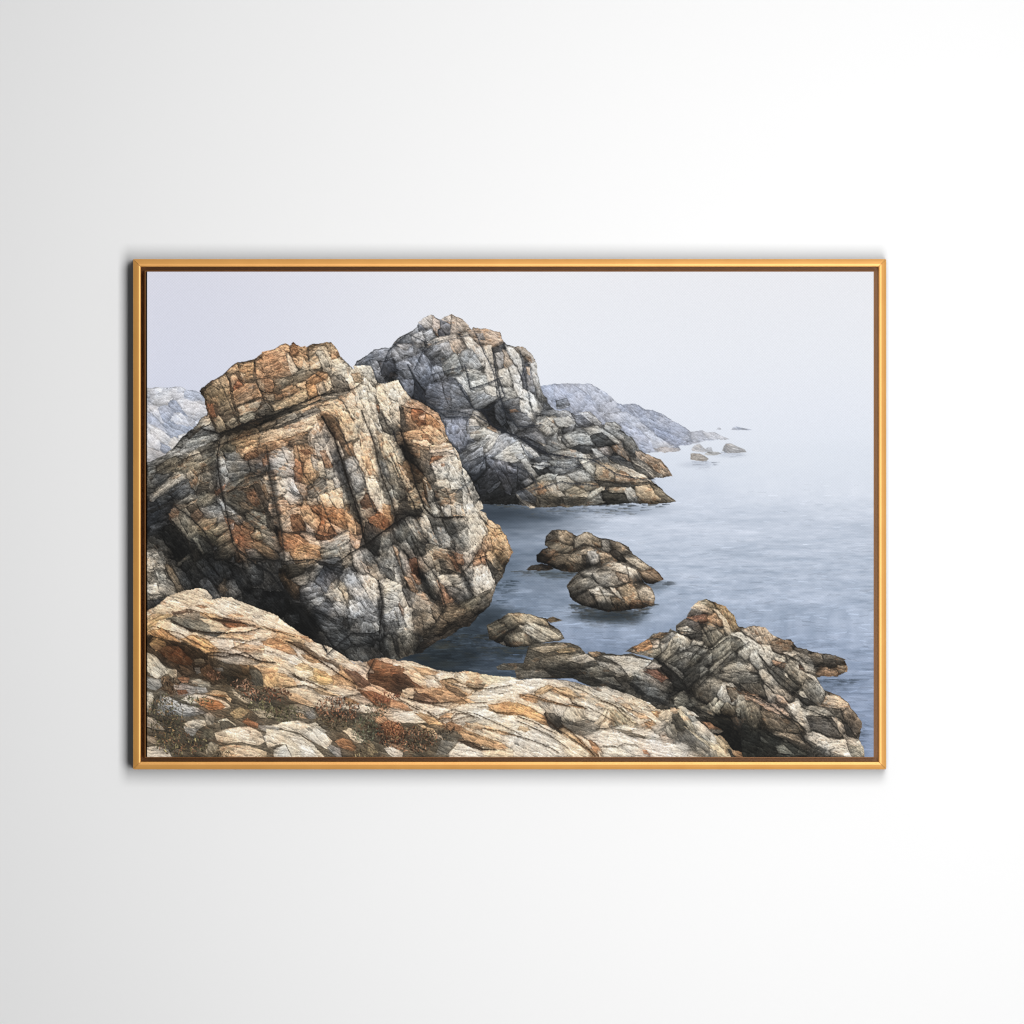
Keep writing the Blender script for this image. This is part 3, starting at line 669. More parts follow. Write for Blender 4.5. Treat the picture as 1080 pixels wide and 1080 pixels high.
b0a894:-5:1 140,250 240,210 300,260 200,300 140,280
a09a90:-30:0 100,380 200,330 280,300 330,290 260,340
c5bba9:-60:0 280,330 340,250 370,260 300,390 260,410 240,380
9a9a9e:-40:0 250,440 340,360 350,290 420,260 520,310 430,370 350,420
b4ad9d:-15:1 340,460 430,370 520,320 570,390 590,460 470,510 410,480
9a9ea0:-15:0 490,440 560,420 590,460 530,480
5b5c69:60:0 350,490 420,500 530,570 520,620 450,620 380,560
70707e:50:0 420,520 530,560 520,600 440,580
4a4b52:30:0 520,520 580,500 610,590 640,660 560,700 520,640
8a8880:60:0 550,480 600,470 680,600 640,620 590,550
6e6e72:60:0 540,670 620,630 650,660 590,690
30302f:-30:0 180,820 380,660 420,780 500,760 510,850 400,850
45464c:-40:0 180,660 330,560 360,650 270,730 200,720
5e6066:-40:0 260,740 380,660 370,700 290,770
575864:60:0 340,570 400,580 480,720 470,780 420,760
232628:20:0 650,540 770,560 870,590 800,620 700,600
4f5258:10:0 660,480 700,440 800,470 760,500
b5ae9f:-10:0 660,530 740,495 790,520 700,560
b8ab96:-5:1 800,450 850,420 1000,400 1080,440 1000,470 870,480
8f948f:-5:0 780,490 1000,480 1000,520 850,530
50555a:-10:0 790,550 960,510 1060,500 960,600 830,590
a8a79d:-20:0 900,620 990,590 1080,600 1080,640 960,650
9c9b8c:-20:1 690,640 780,590 860,600 830,640 740,660
7c8086:60:0 560,350 620,360 720,450 640,460 590,420
b8ad9a:35:0 570,360 640,370 710,450 670,460
3a3f4a:30:0 580,320 680,330 760,370 740,410 640,370
8a8c94:30:0 600,280 680,250 740,290 760,350 680,320
b89f7c:40:1 680,310 760,350 750,365
a8a08f:-40:2 690,170 770,140 860,210 850,260 770,260 720,220
c0b296:50:1 740,180 860,210 850,250 800,210
b5a07e:50:3 780,130 850,130 890,180 860,190
8f9398:-30:0 880,110 950,90 1000,150 960,180 910,160
4a4b50:30:0 930,210 980,180 1000,210 970,250 930,240
9a968d:30:1 760,370 850,270 930,380 880,390 780,410
b8ac98:30:1 860,290 890,290 900,330 870,330
8e9090:-20:0 900,300 1000,280 1080,270 1080,350 950,360
6a6e74:0:0 720,90 820,60 880,60 800,110
7b6a4e:50:3 520,770 600,720 740,660 830,660 920,780 900,870 700,860 560,820
606570:40:0 520,760 600,730 690,790 680,850 560,810
a08c70:60:1 740,670 830,670 930,790 880,800 800,750
9a6234:60:5 685,725 730,685 770,740 760,770 700,760
c4a882:35:1 560,830 590,820 680,880 640,890
9a8d75:30:2 850,650 920,620 970,670 920,720
a58e68:-20:3 930,760 980,710 1050,710 1080,760 1080,860 960,870
5a4f3a:30:2 690,770 830,790 950,800 940,870 720,870
T 590 400 8
L farhill
9aa0b2:45:0 0,60 120,50 240,140 330,320 370,360 300,300 200,270 90,230 0,150
adb1bf:50:0 130,50 250,40 380,110 480,220 480,240 420,250 300,170
9097aa:40:0 470,240 560,210 640,205 690,260 800,280 720,300 600,290
b0b4c1:30:0 440,330 560,290 720,400 700,430 560,360 460,370
969db0:30:0 700,300 780,260 900,330 1020,400 1060,500 960,520 840,470 720,370
b3b7c3:30:0 700,440 780,450 930,550 820,590 720,560
a0a6b8:30:0 540,400 640,400 760,500 790,600 700,590 620,480
8d95ab:30:0 760,400 900,440 1060,520 930,545 820,480
a39d9c:5:1 800,590 860,570 960,590 1010,605 860,612
L midrock
6b7488:20:0 0,170 60,160 90,220 40,250 0,250
8b8f95:20:0 0,270 60,260 130,340 110,400 50,330 0,310
a19c90:30:1 0,340 80,310 130,370 60,400 0,400
5d6477:20:0 110,300 180,310 270,360 230,395 150,370
97979a:30:0 160,290 250,270 360,370 340,400 260,360
8b8a85:35:1 380,370 470,360 530,410 500,440 600,490 560,530 460,470 400,430
5d605f:50:0 540,470 620,510 680,600 640,620 560,580
a19d92:30:0 220,420 330,400 450,480 500,540 440,520 360,450 260,470
8e908c:-5:0 30,480 130,450 250,480 270,560 200,540 110,560
42474a:10:0 260,490 380,480 440,540 330,560 280,530
3a3d3f:20:0 90,590 160,560 270,570 240,620 150,610
a08062:50:4 460,570 510,555 540,610 590,680 540,660 480,620
b79c88:50:2 340,590 390,580 420,620 400,650 350,620
858682:35:0 270,590 350,620 430,700 380,710 300,650
52585f:20:0 420,670 500,650 600,700 620,740 520,720
9c7550:45:3 640,600 720,630 860,680 950,820 870,810 800,760 720,690 660,650
b58a5c:55:3 760,710 860,690 900,780 870,800 800,770
5a5a54:30:1 620,720 740,760 800,830 740,820 650,770
8b8272:30:1 600,690 700,710 850,800 870,830 780,830 720,760
a89b85:0:2 0,610 140,600 230,640 180,660 0,670
70767a:0:0 0,700 120,690 150,730 40,780 0,790
b4a78c:40:2 160,670 220,660 300,750 270,800 220,760
8d8e8a:20:0 60,800 180,770 250,840 170,860 100,850
b59568:10:4 320,730 400,700 470,740 460,830 340,840 310,790
a07d55:20:4 470,790 560,780 610,830 570,860 480,850
cfc0a5:25:1 400,705 500,720 720,810 760,860 660,850 560,780 470,750
a88a60:10:3 640,840 720,820 740,860 680,880 630,870
3e3a32:5:0 330,860 480,880 700,890 620,910 360,900
b39a72:0:3 430,920 560,910 540,960 440,960
9d9a90:50:1 540,940 600,900 640,980 600,1030
b08a58:30:4 640,900 760,890 860,1010 720,1030 650,980
7c6a4c:40:3 760,880 880,950 980,1025 880,1030 800,960
3c392e:10:1 380,970 540,970 580,1050 400,1060
a89a7c:-30:2 210,1000 330,920 380,920 300,980 240,1010
9c8258:-20:3 40,940 130,905 220,950 120,970
7c6c50:-20:2 20,1000 200,1000 330,1030 380,1060 60,1070
a39a84:-10:2 190,1050 280,1010 380,1040 300,1060
8a7350:0:3 150,900 240,870 330,910 230,940
9b8f78:20:2 0,830 60,810 130,880 60,930 0,930
T 156 575 8
L mainrock
8f8a80:40:0 10,80 60,40 120,70 150,160 130,250 210,330 210,400 130,380 60,400 10,400
cfc6b6:20:0 20,60 80,50 110,110 60,110
b8ad9a:70:1 10,100 60,110 100,160 40,200 10,180
a9a598:60:0 60,210 130,210 150,290 80,300
57524a:30:0 10,230 60,220 110,330 90,390 20,320
bbb1a0:20:1 10,340 80,320 100,400 30,410
6c7274:50:0 200,170 250,180 340,290 330,350 280,340 240,250
8a6f4c:60:3 150,170 200,180 290,370 230,360
857c66:-40:1 240,160 330,90 350,110 270,170
3a3c3b:60:0 280,140 370,130 450,260 430,360 340,270
4e565c:60:0 410,150 450,130 520,190 640,300 600,340 500,250
6d7074:60:0 450,290 520,310 620,460 590,480 530,420 460,360
7a7a78:60:0 660,340 730,310 740,380 690,410
8a6844:60:4 600,340 650,300 670,380 620,370
45494c:60:0 560,150 680,190 700,260 620,270
4c5257:60:0 860,190 910,170 920,260 890,280
33373b:60:0 740,230 830,260 820,350 760,330
4a4f52:60:0 850,420 930,420 940,470 860,470
75563a:30:3 770,60 830,90 880,130 780,100
T 281 590 8
6a5d48:0:2 190,50 360,20 300,110 210,130
9a948a:-20:1 250,150 370,100 330,190 280,210
b8b2a6:-40:0 350,110 440,60 470,60 440,130 390,150
5d6274:60:0 410,170 490,60 560,130 500,260 440,210
6d7078:-10:0 310,250 390,190 460,230 440,280 360,330
8d8578:60:2 510,290 570,200 690,320 650,400 560,350
b09a78:60:3 620,240 660,220 690,330 670,360
8a8d92:40:0 570,360 640,350 670,430 600,450
7f838c:60:0 660,140 720,90 850,300 930,420 850,450 770,360 690,250
999a9c:60:0 700,350 800,370 850,440 740,470 700,430
bdb4a8:60:2 800,150 860,130 970,180 970,260 920,400 880,330
c9a88c:60:4 800,10 850,60 870,110 830,90
b09a80:60:3 850,30 930,50 970,150 940,180 880,120
9aa0a6:30:1 390,350 470,340 450,390 400,380
5f6674:30:0 410,400 520,370 590,460 580,500 470,440
6e727a:30:0 830,470 940,440 930,520 850,510
5a5c5e:80:0 740,530 850,520 940,560 940,620 780,610
8c8d8c:80:0 910,540 945,520 945,620 920,620
4a5058:30:0 430,480 600,570 600,600 500,610
33383c:20:0 500,620 640,610 720,700 590,740
44484a:30:0 700,640 850,650 860,690 720,700
2a2c2c:40:0 190,450 300,430 440,570 520,700 700,830 620,770 400,640 270,580
3c3f40:60:0 700,760 820,760 870,870 760,850 700,820
55585a:60:0 200,470 280,460 290,540 220,530
3a3e42:60:0 0,330 130,330 150,420 60,440 0,410
5a3c20:60:4 160,130 210,200 270,220 240,280 180,190
8b8778:20:1 1000,250 1080,230 1080,300 1000,330
b5ab98:20:1 1000,440 1080,420 1080,510 1010,510
6b6e6e:60:0 960,490 1020,580 980,620 955,580
45474a:70:0 960,540 1080,520 1080,640 1000,620
T 406 565 8
9a9890:70:0 0,130 60,100 110,190 160,320 140,400 70,310 20,250
b0aea8:70:0 70,260 130,250 160,340 130,400 90,370
c08a5c:70:4 80,90 110,110 160,280 160,330 110,220
7d7a74:70:0 110,150 180,160 250,380 270,460 200,420 160,330
a87850:60:5 160,340 220,350 270,460 210,440
9a4a24:75:5 210,250 240,190 270,230 265,320 220,300
b36a3c:60:5 210,310 260,330 290,380 260,390
72706c:70:0 130,80 180,40 250,170 220,190
45484a:60:0 0,270 50,290 90,370 40,350
cfc4b0:-20:2 0,400 60,390 140,420 150,520 120,560 80,460 10,460
a8a39a:20:1 20,470 100,470 130,560 40,590 0,560
d0c8b8:75:1 120,570 160,500 215,600 220,760 190,770 150,650
b8805a:75:4 120,550 160,620 160,680 130,620
8c9096:20:0 10,650 70,620 100,690 40,720 0,700
6a6c6e:70:0 80,600 120,600 160,740 120,750
7f7d7a:60:0 150,440 240,480 250,570 200,600
9a9a96:-30:0 80,790 160,760 150,800 110,820
8b8372:75:2 140,790 190,780 230,880 190,970 140,1000 110,880
6c6c66:75:0 20,840 60,850 100,1020 60,1030 10,930
3f4040:80:0 60,800 110,860 110,1000 80,950
857a6c:60:1 280,210 370,140 420,260 300,310
c9b08a:70:2 370,140 410,125 450,240 420,240
8a7a62:20:3 390,120 520,110 640,300 620,330 450,290 410,230
6d5f4c:40:2 450,200 540,180 600,310 480,300
b8663a:65:6 520,140 570,180 635,300 600,305
b06a44:20:6 590,180 635,180 640,210 610,235
b9b6aa:-25:0 430,340 630,335 590,390 510,435 470,390
9c958a:-20:1 570,400 650,360 680,430 640,445
55585a:20:0 520,430 640,450 620,480 550,490
6a6c70:50:0 640,480 690,450 690,500 650,510
5f635f:60:0 290,430 370,370 430,470 440,520 380,490
8c8a82:60:1 350,330 420,290 450,400 440,510 390,440
b86f42:65:5 430,360 500,430 530,520 500,560 470,450
9a8f80:40:2 250,520 290,490 380,560 380,640 310,610 240,600
b58a68:20:4 270,495 330,500 385,560 340,550
6c5a46:40:2 390,600 450,580 510,740 430,720
807462:40:2 310,670 390,660 410,730 330,760
5b5044:60:1 240,650 300,690 310,790 250,790
6f5c44:0:3 500,620 540,600 640,640 640,690 560,720 500,690
4b3f30:0:2 390,740 510,740 480,790 380,810
c3b9aa:65:2 740,260 830,230 910,380 900,440 830,470 790,490 740,380
a8683c:70:5 740,220 790,190 800,240 750,260
b07048:75:5 810,160 840,140 840,250 815,240
6f6d68:60:0 670,280 730,270 740,370 700,350
7c7870:60:0 660,180 720,150 730,240 690,220
a0998c:60:1 640,130 690,110 700,180 670,180
4a443a:-20:1 800,490 890,440 890,560 810,540
5f5744:-30:1 680,580 790,510 820,530 700,640
6c6456:-20:1 720,600 880,540 870,570 740,620
97805e:65:4 850,150 900,140 975,270 930,290 880,220
b08a5c:55:5 900,20 1000,0 1075,140 1040,180 980,200 920,110
8a6840:55:4 920,100 1000,130 1030,210 980,215
332f2a:60:0 850,200 890,220 950,300 910,350
T 0 0 1
4a4238:-30:1 500,640 512,628 521,622 519,634 509,644 500,650
554a3e:-30:2 484,656 494,648 503,650 495,660 486,661
3f3830:-30:1 466,668 478,660 486,662 478,668 470,673
4a4036:0:2 446,682 456,674 466,673 454,681
3a352f:20:1 522,604 530,600 530,608 524,616
T 520 550 5.684
L islet
4a4238:20:2 310,140 315,90 350,55 400,50 440,50 485,75 500,85 550,62 575,65 640,100 665,100 760,125 810,155 830,190 880,225 940,270 1000,310 1022,350 960,372 920,370 880,330 700,260 560,290 500,300 430,300 360,280 320,255 265,240 262,200 300,165 330,155
3a332a:10:2 195,290 225,265 290,252 340,265 362,285 300,297
8f7a5e:60:2 395,60 440,52 480,75 460,140 400,110
7d7058:-30:2 340,150 400,130 480,150 470,180 380,180
9a8a70:30:2 490,100 560,68 640,110 600,140 540,130 490,155
b09468:30:3 590,110 650,120 640,140 590,130
a8a49a:60:0 650,110 690,120 700,190 660,160
8d7a60:20:2 700,120 760,130 800,170 740,180
3a342d:40:1 690,180 740,170 770,220 720,220
a88c66:-20:3 480,190 580,160 700,210 620,190 530,200
9a948a:70:0 560,180 620,175 630,240 590,250
6e5c44:0:3 330,240 380,195 440,200 480,200 430,250 380,260
8a7252:50:3 430,250 460,210 520,200 530,270 470,290
a88a64:40:3 640,190 700,200 740,235 660,250
a8987c:30:2 790,220 860,220 940,270 900,290 830,250
8c6a48:30:4 880,300 960,290 1015,345 930,360
5c4c3a:10:3 265,200 330,165 370,180 330,230 280,235
L islet
7f7260:30:2 440,380 470,340 530,280 600,265 660,245 720,235 790,250 850,280 880,330 910,370 950,400 970,440 965,500 900,515 830,525 760,535 690,540 620,520 540,505 490,480 460,450
b0a590:-20:1 530,300 600,270 640,280 570,320
c4b59c:-10:2 640,280 720,240 790,270 810,310 720,290
9a8f7c:30:1 600,310 700,300 760,330 800,350 720,390 640,370
a07e5c:70:3 740,310 800,320 815,370 750,350
b8aa92:60:2 800,270 850,290 880,340 830,360
857a66:-30:1 450,390 510,340 570,340 630,380 560,400 480,430
c9bda6:0:1 570,410 640,395 720,440 660,450 600,430
736654:70:1 500,460 570,420 600,500 540,500
8f8068:70:2 600,430 700,450 730,530 640,510
c0b298:55:1 700,395 740,405 790,480 770,480
a08660:30:3 740,400 830,370 870,440 800,500
b09878:20:3 870,410 930,385 970,450 950,490 890,480
6a573e:60:3 700,460 760,460 800,520 740,535
6a5640:30:3 820,470 880,470 890,510 830,520
L lowrock
4d463c:20:1 0,700 0,620 40,580 90,545 150,545 220,555 290,570 340,580 330,600 400,650 430,700 380,720 300,725 220,745 100,750 40,730
b09a78:30:2 90,550 180,550 280,570 320,610 240,600 150,600 110,580
c4b294:25:2 200,600 330,640 400,690 360,700 260,650
a89c88:30:1 150,620 230,630 340,700 300,720 220,680
6f6450:-30:2 60,600 110,560 150,610 90,650
7a6c54:-30:2 0,640 60,610 80,650 20,690
8c7c62:60:2 100,690 180,660 210,730 120,740
5a4a34:0:3 320,580 360,570 420,590 340,605
4b453a:10:2 200,800 210,750 270,730 360,725 460,725 520,750 560,790 620,775 680,790 760,800 830,790 950,830 1010,840 1080,820 1080,1080 950,1080 560,980 480,940 140,940 130,890 30,890 20,870 60,850 180,850
8a7a62:0:2 220,760 330,735 450,735 440,760 300,790
a08458:0:4 370,770 460,750 520,760 480,780 390,790
736a5a:10:1 270,830 420,790 540,790 440,850 300,880
94897a:-20:1 430,820 560,790 620,830 520,850
8b6a48:30:4 570,780 640,780 660,800 600,810
b4ada0:10:0 650,800 830,805 1000,850 850,920 820,930 760,860
8a8378:30:0 620,830 760,860 810,920 740,930 640,870
7c7464:20:2 520,890 640,860 740,910 680,930 560,930
6a6255:0:1 130,900 300,880 350,930 160,935
5a4430:0:4 860,910 960,880 1050,920 1010,960 900,940
4f4a42:20:1 560,940 760,930 920,1040 900,1060 700,980
8a8578:20:1 600,930 720,930 780,990 690,970
L lowrock
5f594e:-20:2 790,780 850,740 930,700 960,670 1050,660 1060,640 1070,650 1080,660 1080,870 1020,840 900,800
b08a64:-20:4 820,780 900,720 960,705 990,730 930,760 860,785
8f8a80:-30:1 1000,720 1060,670 1080,680 1080,800 1010,830
77705f:-20:2 920,780 1000,760 1010,800 960,810
T 720 440 13.5
L farrock mist
b2b6c2:10:0 105,250 130,215 190,200 270,190 340,220 450,220 560,270 665,310 560,318 440,320 330,315 180,320 120,312
a0a4b2:10:0 130,270 190,230 250,240 300,310 180,315
b9bac2:20:0 270,200 400,250 560,290 520,310 400,300
9ca2b2:0:0 690,180 710,140 770,130 830,150 900,160 990,180 900,182 760,182
b5bac8:0:0 475,180 500,150 540,160 545,180
a9aeba:0:0 300,470 340,435 400,430 420,470 420,490 320,500
9b9da5:20:0 120,455 160,405 235,375 280,420 330,470 320,500 230,490 140,480
b8b4b0:30:0 180,410 235,385 270,430 220,440
94928d:10:1 310,530 350,495 420,490 500,500 550,520 460,545 350,545
83807f:30:1 555,480 580,410 610,375 680,375 800,430 880,465 905,500 800,510 640,515
a9a39c:20:1 620,380 680,380 790,430 730,430
a8a5a3:20:0 680,440 780,440 860,480 760,470
66676c:70:0 570,470 600,420 640,500 600,505
7d7265:10:2 105,600 110,520 140,512 240,515 310,550 370,595 330,625 200,620
b09a80:10:2 130,525 240,525 300,555 220,550
a59684:10:2 200,560 300,570 350,600 240,600
T 0 0 1
L rightrock
413c34:-50:1 650,740 668,715 690,695 712,676 716,663 725,650 731,642 738,635 745,632 757,637 765,640 773,648 778,660 785,662 790,660 796,660 806,663 816,671 823,673 833,674 837,680 840,683 850,685 862,688 875,690 888,694 891,697 894,703 893,708 883,713 868,712 861,715 868,726 877,731 884,734 894,741 896,746 903,753 909,765 905,778 908,785 912,797 700,797 670,770
T 670 620 8.64
L rightrock
7d7055:10:3 560,120 640,105 700,150 760,190 720,220 660,160 580,150
b59a78:20:2 500,185 560,130 640,160 700,200 700,230 600,210
55524a:-20:1 470,250 510,190 600,210 590,250
9a7848:60:5 720,130 820,170 900,250 930,370 880,400 800,300 760,210
c5b294:55:1 690,170 760,200 830,290 880,410 850,430 800,380 790,300 740,230
a87448:30:5 650,270 730,230 790,300 760,330 690,300
8b4a30:0:5 470,270 640,250 640,290 560,310
45423d:-20:0 370,340 450,280 560,310 600,370 570,440 480,420 370,390
928a7a:-10:2 380,370 470,345 560,400 520,420 430,410
6f6858:60:1 610,390 680,320 740,350 790,420 700,520 640,520 605,450
a68860:30:3 660,330 700,320 760,370 800,380 790,420 740,360
3c3a36:-20:1 470,420 600,400 600,480 540,470
7c5c3a:-20:4 130,460 220,400 290,410 230,460
b07a48:-20:5 0,540 100,470 180,480 150,550 20,580
a09a90:-20:1 130,480 220,475 200,540 170,550
5c6064:-50:0 220,500 330,400 370,420 280,500
8a8270:-60:1 240,620 310,480 370,410 410,500 350,590 260,660
b0a48e:60:1 370,410 440,440 510,480 480,540 410,540 410,490
9a9488:-50:1 480,560 530,480 610,500 600,550 520,590
8f8b84:-50:0 410,560 450,530 470,575 420,585
6a675c:-50:1 290,670 390,590 470,590 420,700 370,720
807c72:-50:0 380,680 450,590 540,590 460,720 400,720
75705f:-50:1 490,680 550,610 590,620 530,710
8c877a:-50:0 570,590 620,530 660,560 600,610
77746a:-50:0 600,670 700,590 680,680 650,700
827c6b:-50:1 690,570 800,460 860,440 870,540 770,640 710,640
c0b8a6:30:1 870,430 960,410 1050,510 1080,590 1040,570 950,460
5b5446:-30:1 860,500 940,460 1000,540 930,570 870,560
a09a8c:60:0 940,580 1010,500 1050,590 1000,650
716c5f:-50:0 680,740 860,580 900,600 820,690 740,770
4c4a44:-50:0 460,760 560,700 660,640 640,740 480,900 420,860
8a8374:-50:0 580,740 620,700 660,750 600,800
8c8474:20:1 790,740 930,680 1040,700 1060,760 920,760 830,780
a8a296:15:0 900,790 960,760 1050,780 1000,810 920,810
9d8d78:-30:2 1000,710 1060,690 1080,760 1030,750
6e6a60:0:0 750,810 900,760 1080,800 1080,860 900,860
2e2d2a:30:0 240,690 400,790 450,920 380,930 260,760
787266:30:0 260,680 360,720 440,800 420,830 300,740
7a705f:70:1 560,880 640,830 750,840 800,880 740,960 650,1030 560,980
979288:75:1 740,950 800,880 880,880 930,950 920,1050 860,1070 760,1000
6b5a44:40:2 820,890 920,910 930,1000 870,1040
c08a60:10:4 930,950 1080,970 1080,1020 980,1020
5f5c52:0:1 330,1000 440,950 600,1040 400,1080
6f6c62:30:0 0,770 60,740 250,780 330,870 250,930 120,880 40,830
8a4a30:30:4 70,760 170,740 300,820 240,860 140,790
8f8a7c:-10:0 80,720 170,690 240,710 180,740
4f4f4c:20:0 0,860 100,850 280,960 250,1010 100,960
T 670 700 8.64
7d7868:30:1 340,310 420,265 520,310 610,360 520,380 360,370
6a6456:20:1 540,390 640,380 700,440 720,500 640,480
9a9078:70:1 660,380 720,300 740,320 700,420
9c937c:70:1 700,400 760,330 800,360 760,440
6f5f46:60:2 780,420 830,340 920,400 880,470
807866:70:1 920,290 980,270 1000,340 1080,330 1080,440 980,480 920,400
8c8672:60:0 910,420 950,390 1000,510 940,480
4b463a:60:1 1000,470 1080,460 1080,620 1000,540
6b5540:60:2 880,500 960,490 980,580 900,600
28261f:40:0 640,490 860,500 900,600 1000,720 1080,800 1000,820 860,740 760,640
57503f:60:1 950,640 1000,590 1060,660 1040,720
T 785 620 6
a08c74:60:2 0,270 30,240 130,250 190,310 150,350 80,330
7a5f44:20:4 170,340 230,318 310,345 290,370 200,400
5f4c3a:10:3 170,370 290,370 300,400 200,405
4d473f:10:1 310,380 390,385 400,420 330,410
8d867a:10:1 250,410 330,400 420,440 440,480 350,460
6a5c4a:20:2 400,420 480,415 500,460 440,480
564e43:10:2 490,430 570,425 640,450 600,480 510,480
8d6644:10:4 460,540 510,500 590,540 550,560 480,555
7d6548:10:4 590,490 655,495 650,530 600,530
c0b8a8:40:0 20,320 110,370 170,440 150,490 90,410
9b988e:60:0 30,420 80,390 110,490 90,520 50,480
b0a898:60:1 110,360 160,370 190,440 140,440
aaa594:30:1 170,405 240,430 270,470 200,455
b0805c:20:5 180,460 260,475 250,495 190,480
4f4b42:50:1 150,510 200,500 330,620 290,650 220,600
8a8476:50:0 240,540 330,620 300,600 260,540
857c6a:50:1 280,450 340,470 390,560 360,600 260,520
7b4a34:10:5 340,485 390,495 395,520 350,515
a89e8c:20:1 350,465 430,490 440,540 380,520
6c665a:60:1 370,620 390,580 450,590 500,660 480,750 420,740 380,680
a59e90:50:1 380,540 440,560 500,640 500,680 440,590
9a9486:50:0 320,660 370,660 420,710 380,700
3d3a34:40:0 310,670 400,700 470,750 400,740
9a9080:60:0 90,520 130,520 200,600 170,620 110,570
8b8070:60:1 130,600 200,620 300,690 280,710 200,670
5a5448:60:0 0,600 100,600 130,680 40,660
a59a88:60:0 120,610 160,640 190,680 150,710
b08a6c:40:4 200,680 240,690 270,730 220,720
b89074:25:4 0,665 80,690 190,750 270,800 180,780 40,710
6e6654:70:2 0,720 60,720 100,790 90,870 0,850
b5aa98:40:1 280,740 340,720 380,780 410,880 390,900 330,830
98907e:0:0 190,820 210,800 260,820 200,840
5c4f3e:40:2 100,780 180,790 330,860 360,900 250,910 150,880
a09888:20:0 350,770 430,750 520,770 560,800 480,810 390,800
45403a:20:0 380,810 480,815 620,860 600,930 500,920 420,880
a08c74:60:2 560,820 620,860 630,900 600,930
c0a484:10:3 490,740 520,680 580,690 650,730 640,760 530,750
4c453b:60:1 510,760 600,770 620,830 550,790
6b5a48:60:2 630,780 660,760 740,840 745,880 680,930 640,850
3f3a34:70:1 620,860 650,850 690,930 660,940
c4b8a6:20:1 400,915 470,920 560,960 650,950 740,990 760,1055 620,1050 500,1010 410,960
d0c6b6:20:0 440,960 520,970 570,1010 520,1020
b0a08c:30:2 620,930 720,960 750,1020 680,1030
8c8068:30:1 640,980 750,1000 760,1055 690,1055
74644e:20:3 260,880 340,890 350,910 270,910
3f4038:30:0 0,860 100,900 200,960 300,1000 380,1050 0,1055
6d6f66:30:0 80,910 130,950 150,980 110,970
7d7a6a:20:0 190,1000 250,990 310,1050 210,1040
7f6a52:30:2 190,910 330,930 380,980 300,960
T 0 0 1
L fore warm
b5a48c:20:3 156,648 165,640 176,630 182,626 200,622 210,620 218,622 225,632 232,631 243,630 260,639 275,647 290,657 303,667 318,674 335,684 350,692 360,699 375,700 390,696 396,694 416,696 437,699 450,702 465,707 478,709 495,708 515,712 545,716 560,717 590,717 605,720 620,724 640,724 660,732 680,740 690,748 705,749 720,747 732,757 745,766 755,776 765,787 775,797 156,797
4f4638:20:2 156,700 190,706 215,716 260,722 300,730 345,750 380,752 430,752 472,768 492,798 156,798
T 156 575 8
L fore
c9b8a2:30:1 330,400 420,360 500,385 550,440 540,470 440,430
bba88e:15:1 190,420 260,405 400,420 470,450 420,510 340,490 250,460
dccbb6:20:2 140,460 190,440 320,500 360,520 300,540 200,510
d6bfa0:15:3 90,520 150,490 260,520 330,540 280,570 150,560
d8c6ae:25:3 410,500 480,460 560,470 620,520 600,540 500,520
d8c8b4:28:1 610,480 800,520 1000,640 1060,680 980,680 860,620 700,610 560,590 480,570 350,530 420,520
c9b8a0:30:1 620,435 720,450 900,520 1080,600 1080,680 1020,640 860,545 700,490 620,460
8a5a38:10:4 410,510 470,505 510,525 440,530
d09a60:15:5 470,560 560,570 600,600 540,610 480,590
d8a878:15:5 650,590 760,570 830,600 720,610
5a4030:5:2 200,560 320,540 340,560 230,580
6f6558:10:1 250,590 380,590 480,610 400,615
4a2e20:15:4 560,630 700,640 800,660 870,690 700,690 640,660
8a4520:15:6 640,650 790,660 850,690 700,695
c0a080:15:3 780,640 900,660 950,690 860,690
57554c:25:0 180,640 250,635 340,680 350,700 280,690
6b675c:25:0 320,650 440,650 530,680 520,710 420,720 350,690
ccb898:20:2 430,620 560,640 690,700 640,730 540,720 520,670
3e4446:5:0 470,735 640,735 580,760 500,750
b8925c:-30:3 10,680 60,620 160,590 210,600 100,630 30,690
d2bfa4:35:2 20,710 90,640 190,640 330,720 430,740 500,780 340,770 260,780 150,720 70,700
c98a48:35:6 20,740 110,680 200,740 260,800 160,790
cdbfae:35:1 190,680 330,720 390,750 260,790
d09a5c:30:6 270,790 380,750 470,780 600,870 600,900 520,910 400,840 320,810
dcc8b0:10:3 600,770 740,695 860,700 1060,740 960,790 860,800 720,790
d8b080:-5:5 600,770 700,720 740,750 900,760 860,790 700,790
d4c2b0:12:2 500,790 720,800 730,860 600,860
c9a27c:12:5 730,820 900,820 1080,870 1080,920 940,900 820,900 730,870
d8cfc8:12:1 740,820 900,810 1080,830 1080,860 900,840
cbb8a4:20:2 580,880 760,880 880,940 1080,990 1080,1010 960,980 800,930 640,905
d0b088:20:4 880,960 1000,980 1080,1020 1080,1080 990,1060 900,1010
d2b890:10:3 950,690 1080,690 1080,730 1020,720
T 281 590 8
L fore
d5c4ae:30:2 0,450 100,490 240,590 380,690 560,750 700,840 660,850 560,830 450,800 330,720 200,640 60,590 0,560
c08a58:15:5 0,570 90,590 200,620 260,640 180,650 60,610
d0a878:20:4 100,620 240,630 330,690 300,730 180,690
d8a070:30:5 250,640 350,650 400,690 360,700
4a3828:32:3 180,690 280,700 440,810 560,860 640,930 620,940 480,860 330,770
bb7d48:15:6 0,690 120,700 220,760 240,790 140,770 0,720
c8c0b4:10:1 0,720 130,770 190,800 100,810 0,790
d8cfc4:25:1 80,790 240,810 290,860 240,890 160,840
d0b898:30:3 0,790 110,820 240,900 200,930 100,890 0,850
d6cabc:25:1 240,760 400,830 560,880 620,940 580,980 440,920 330,870
c88f58:30:5 280,790 400,820 480,870 400,870 330,840
b89868:20:3 230,880 350,880 420,960 480,1000 400,1020 300,960
c8a060:20:4 400,920 500,940 540,1010 440,1030 400,990
e0d2b8:10:1 250,930 390,930 400,980 300,990
b88a5c:40:3 560,990 640,930 720,1010 740,1060 680,1050 600,1060
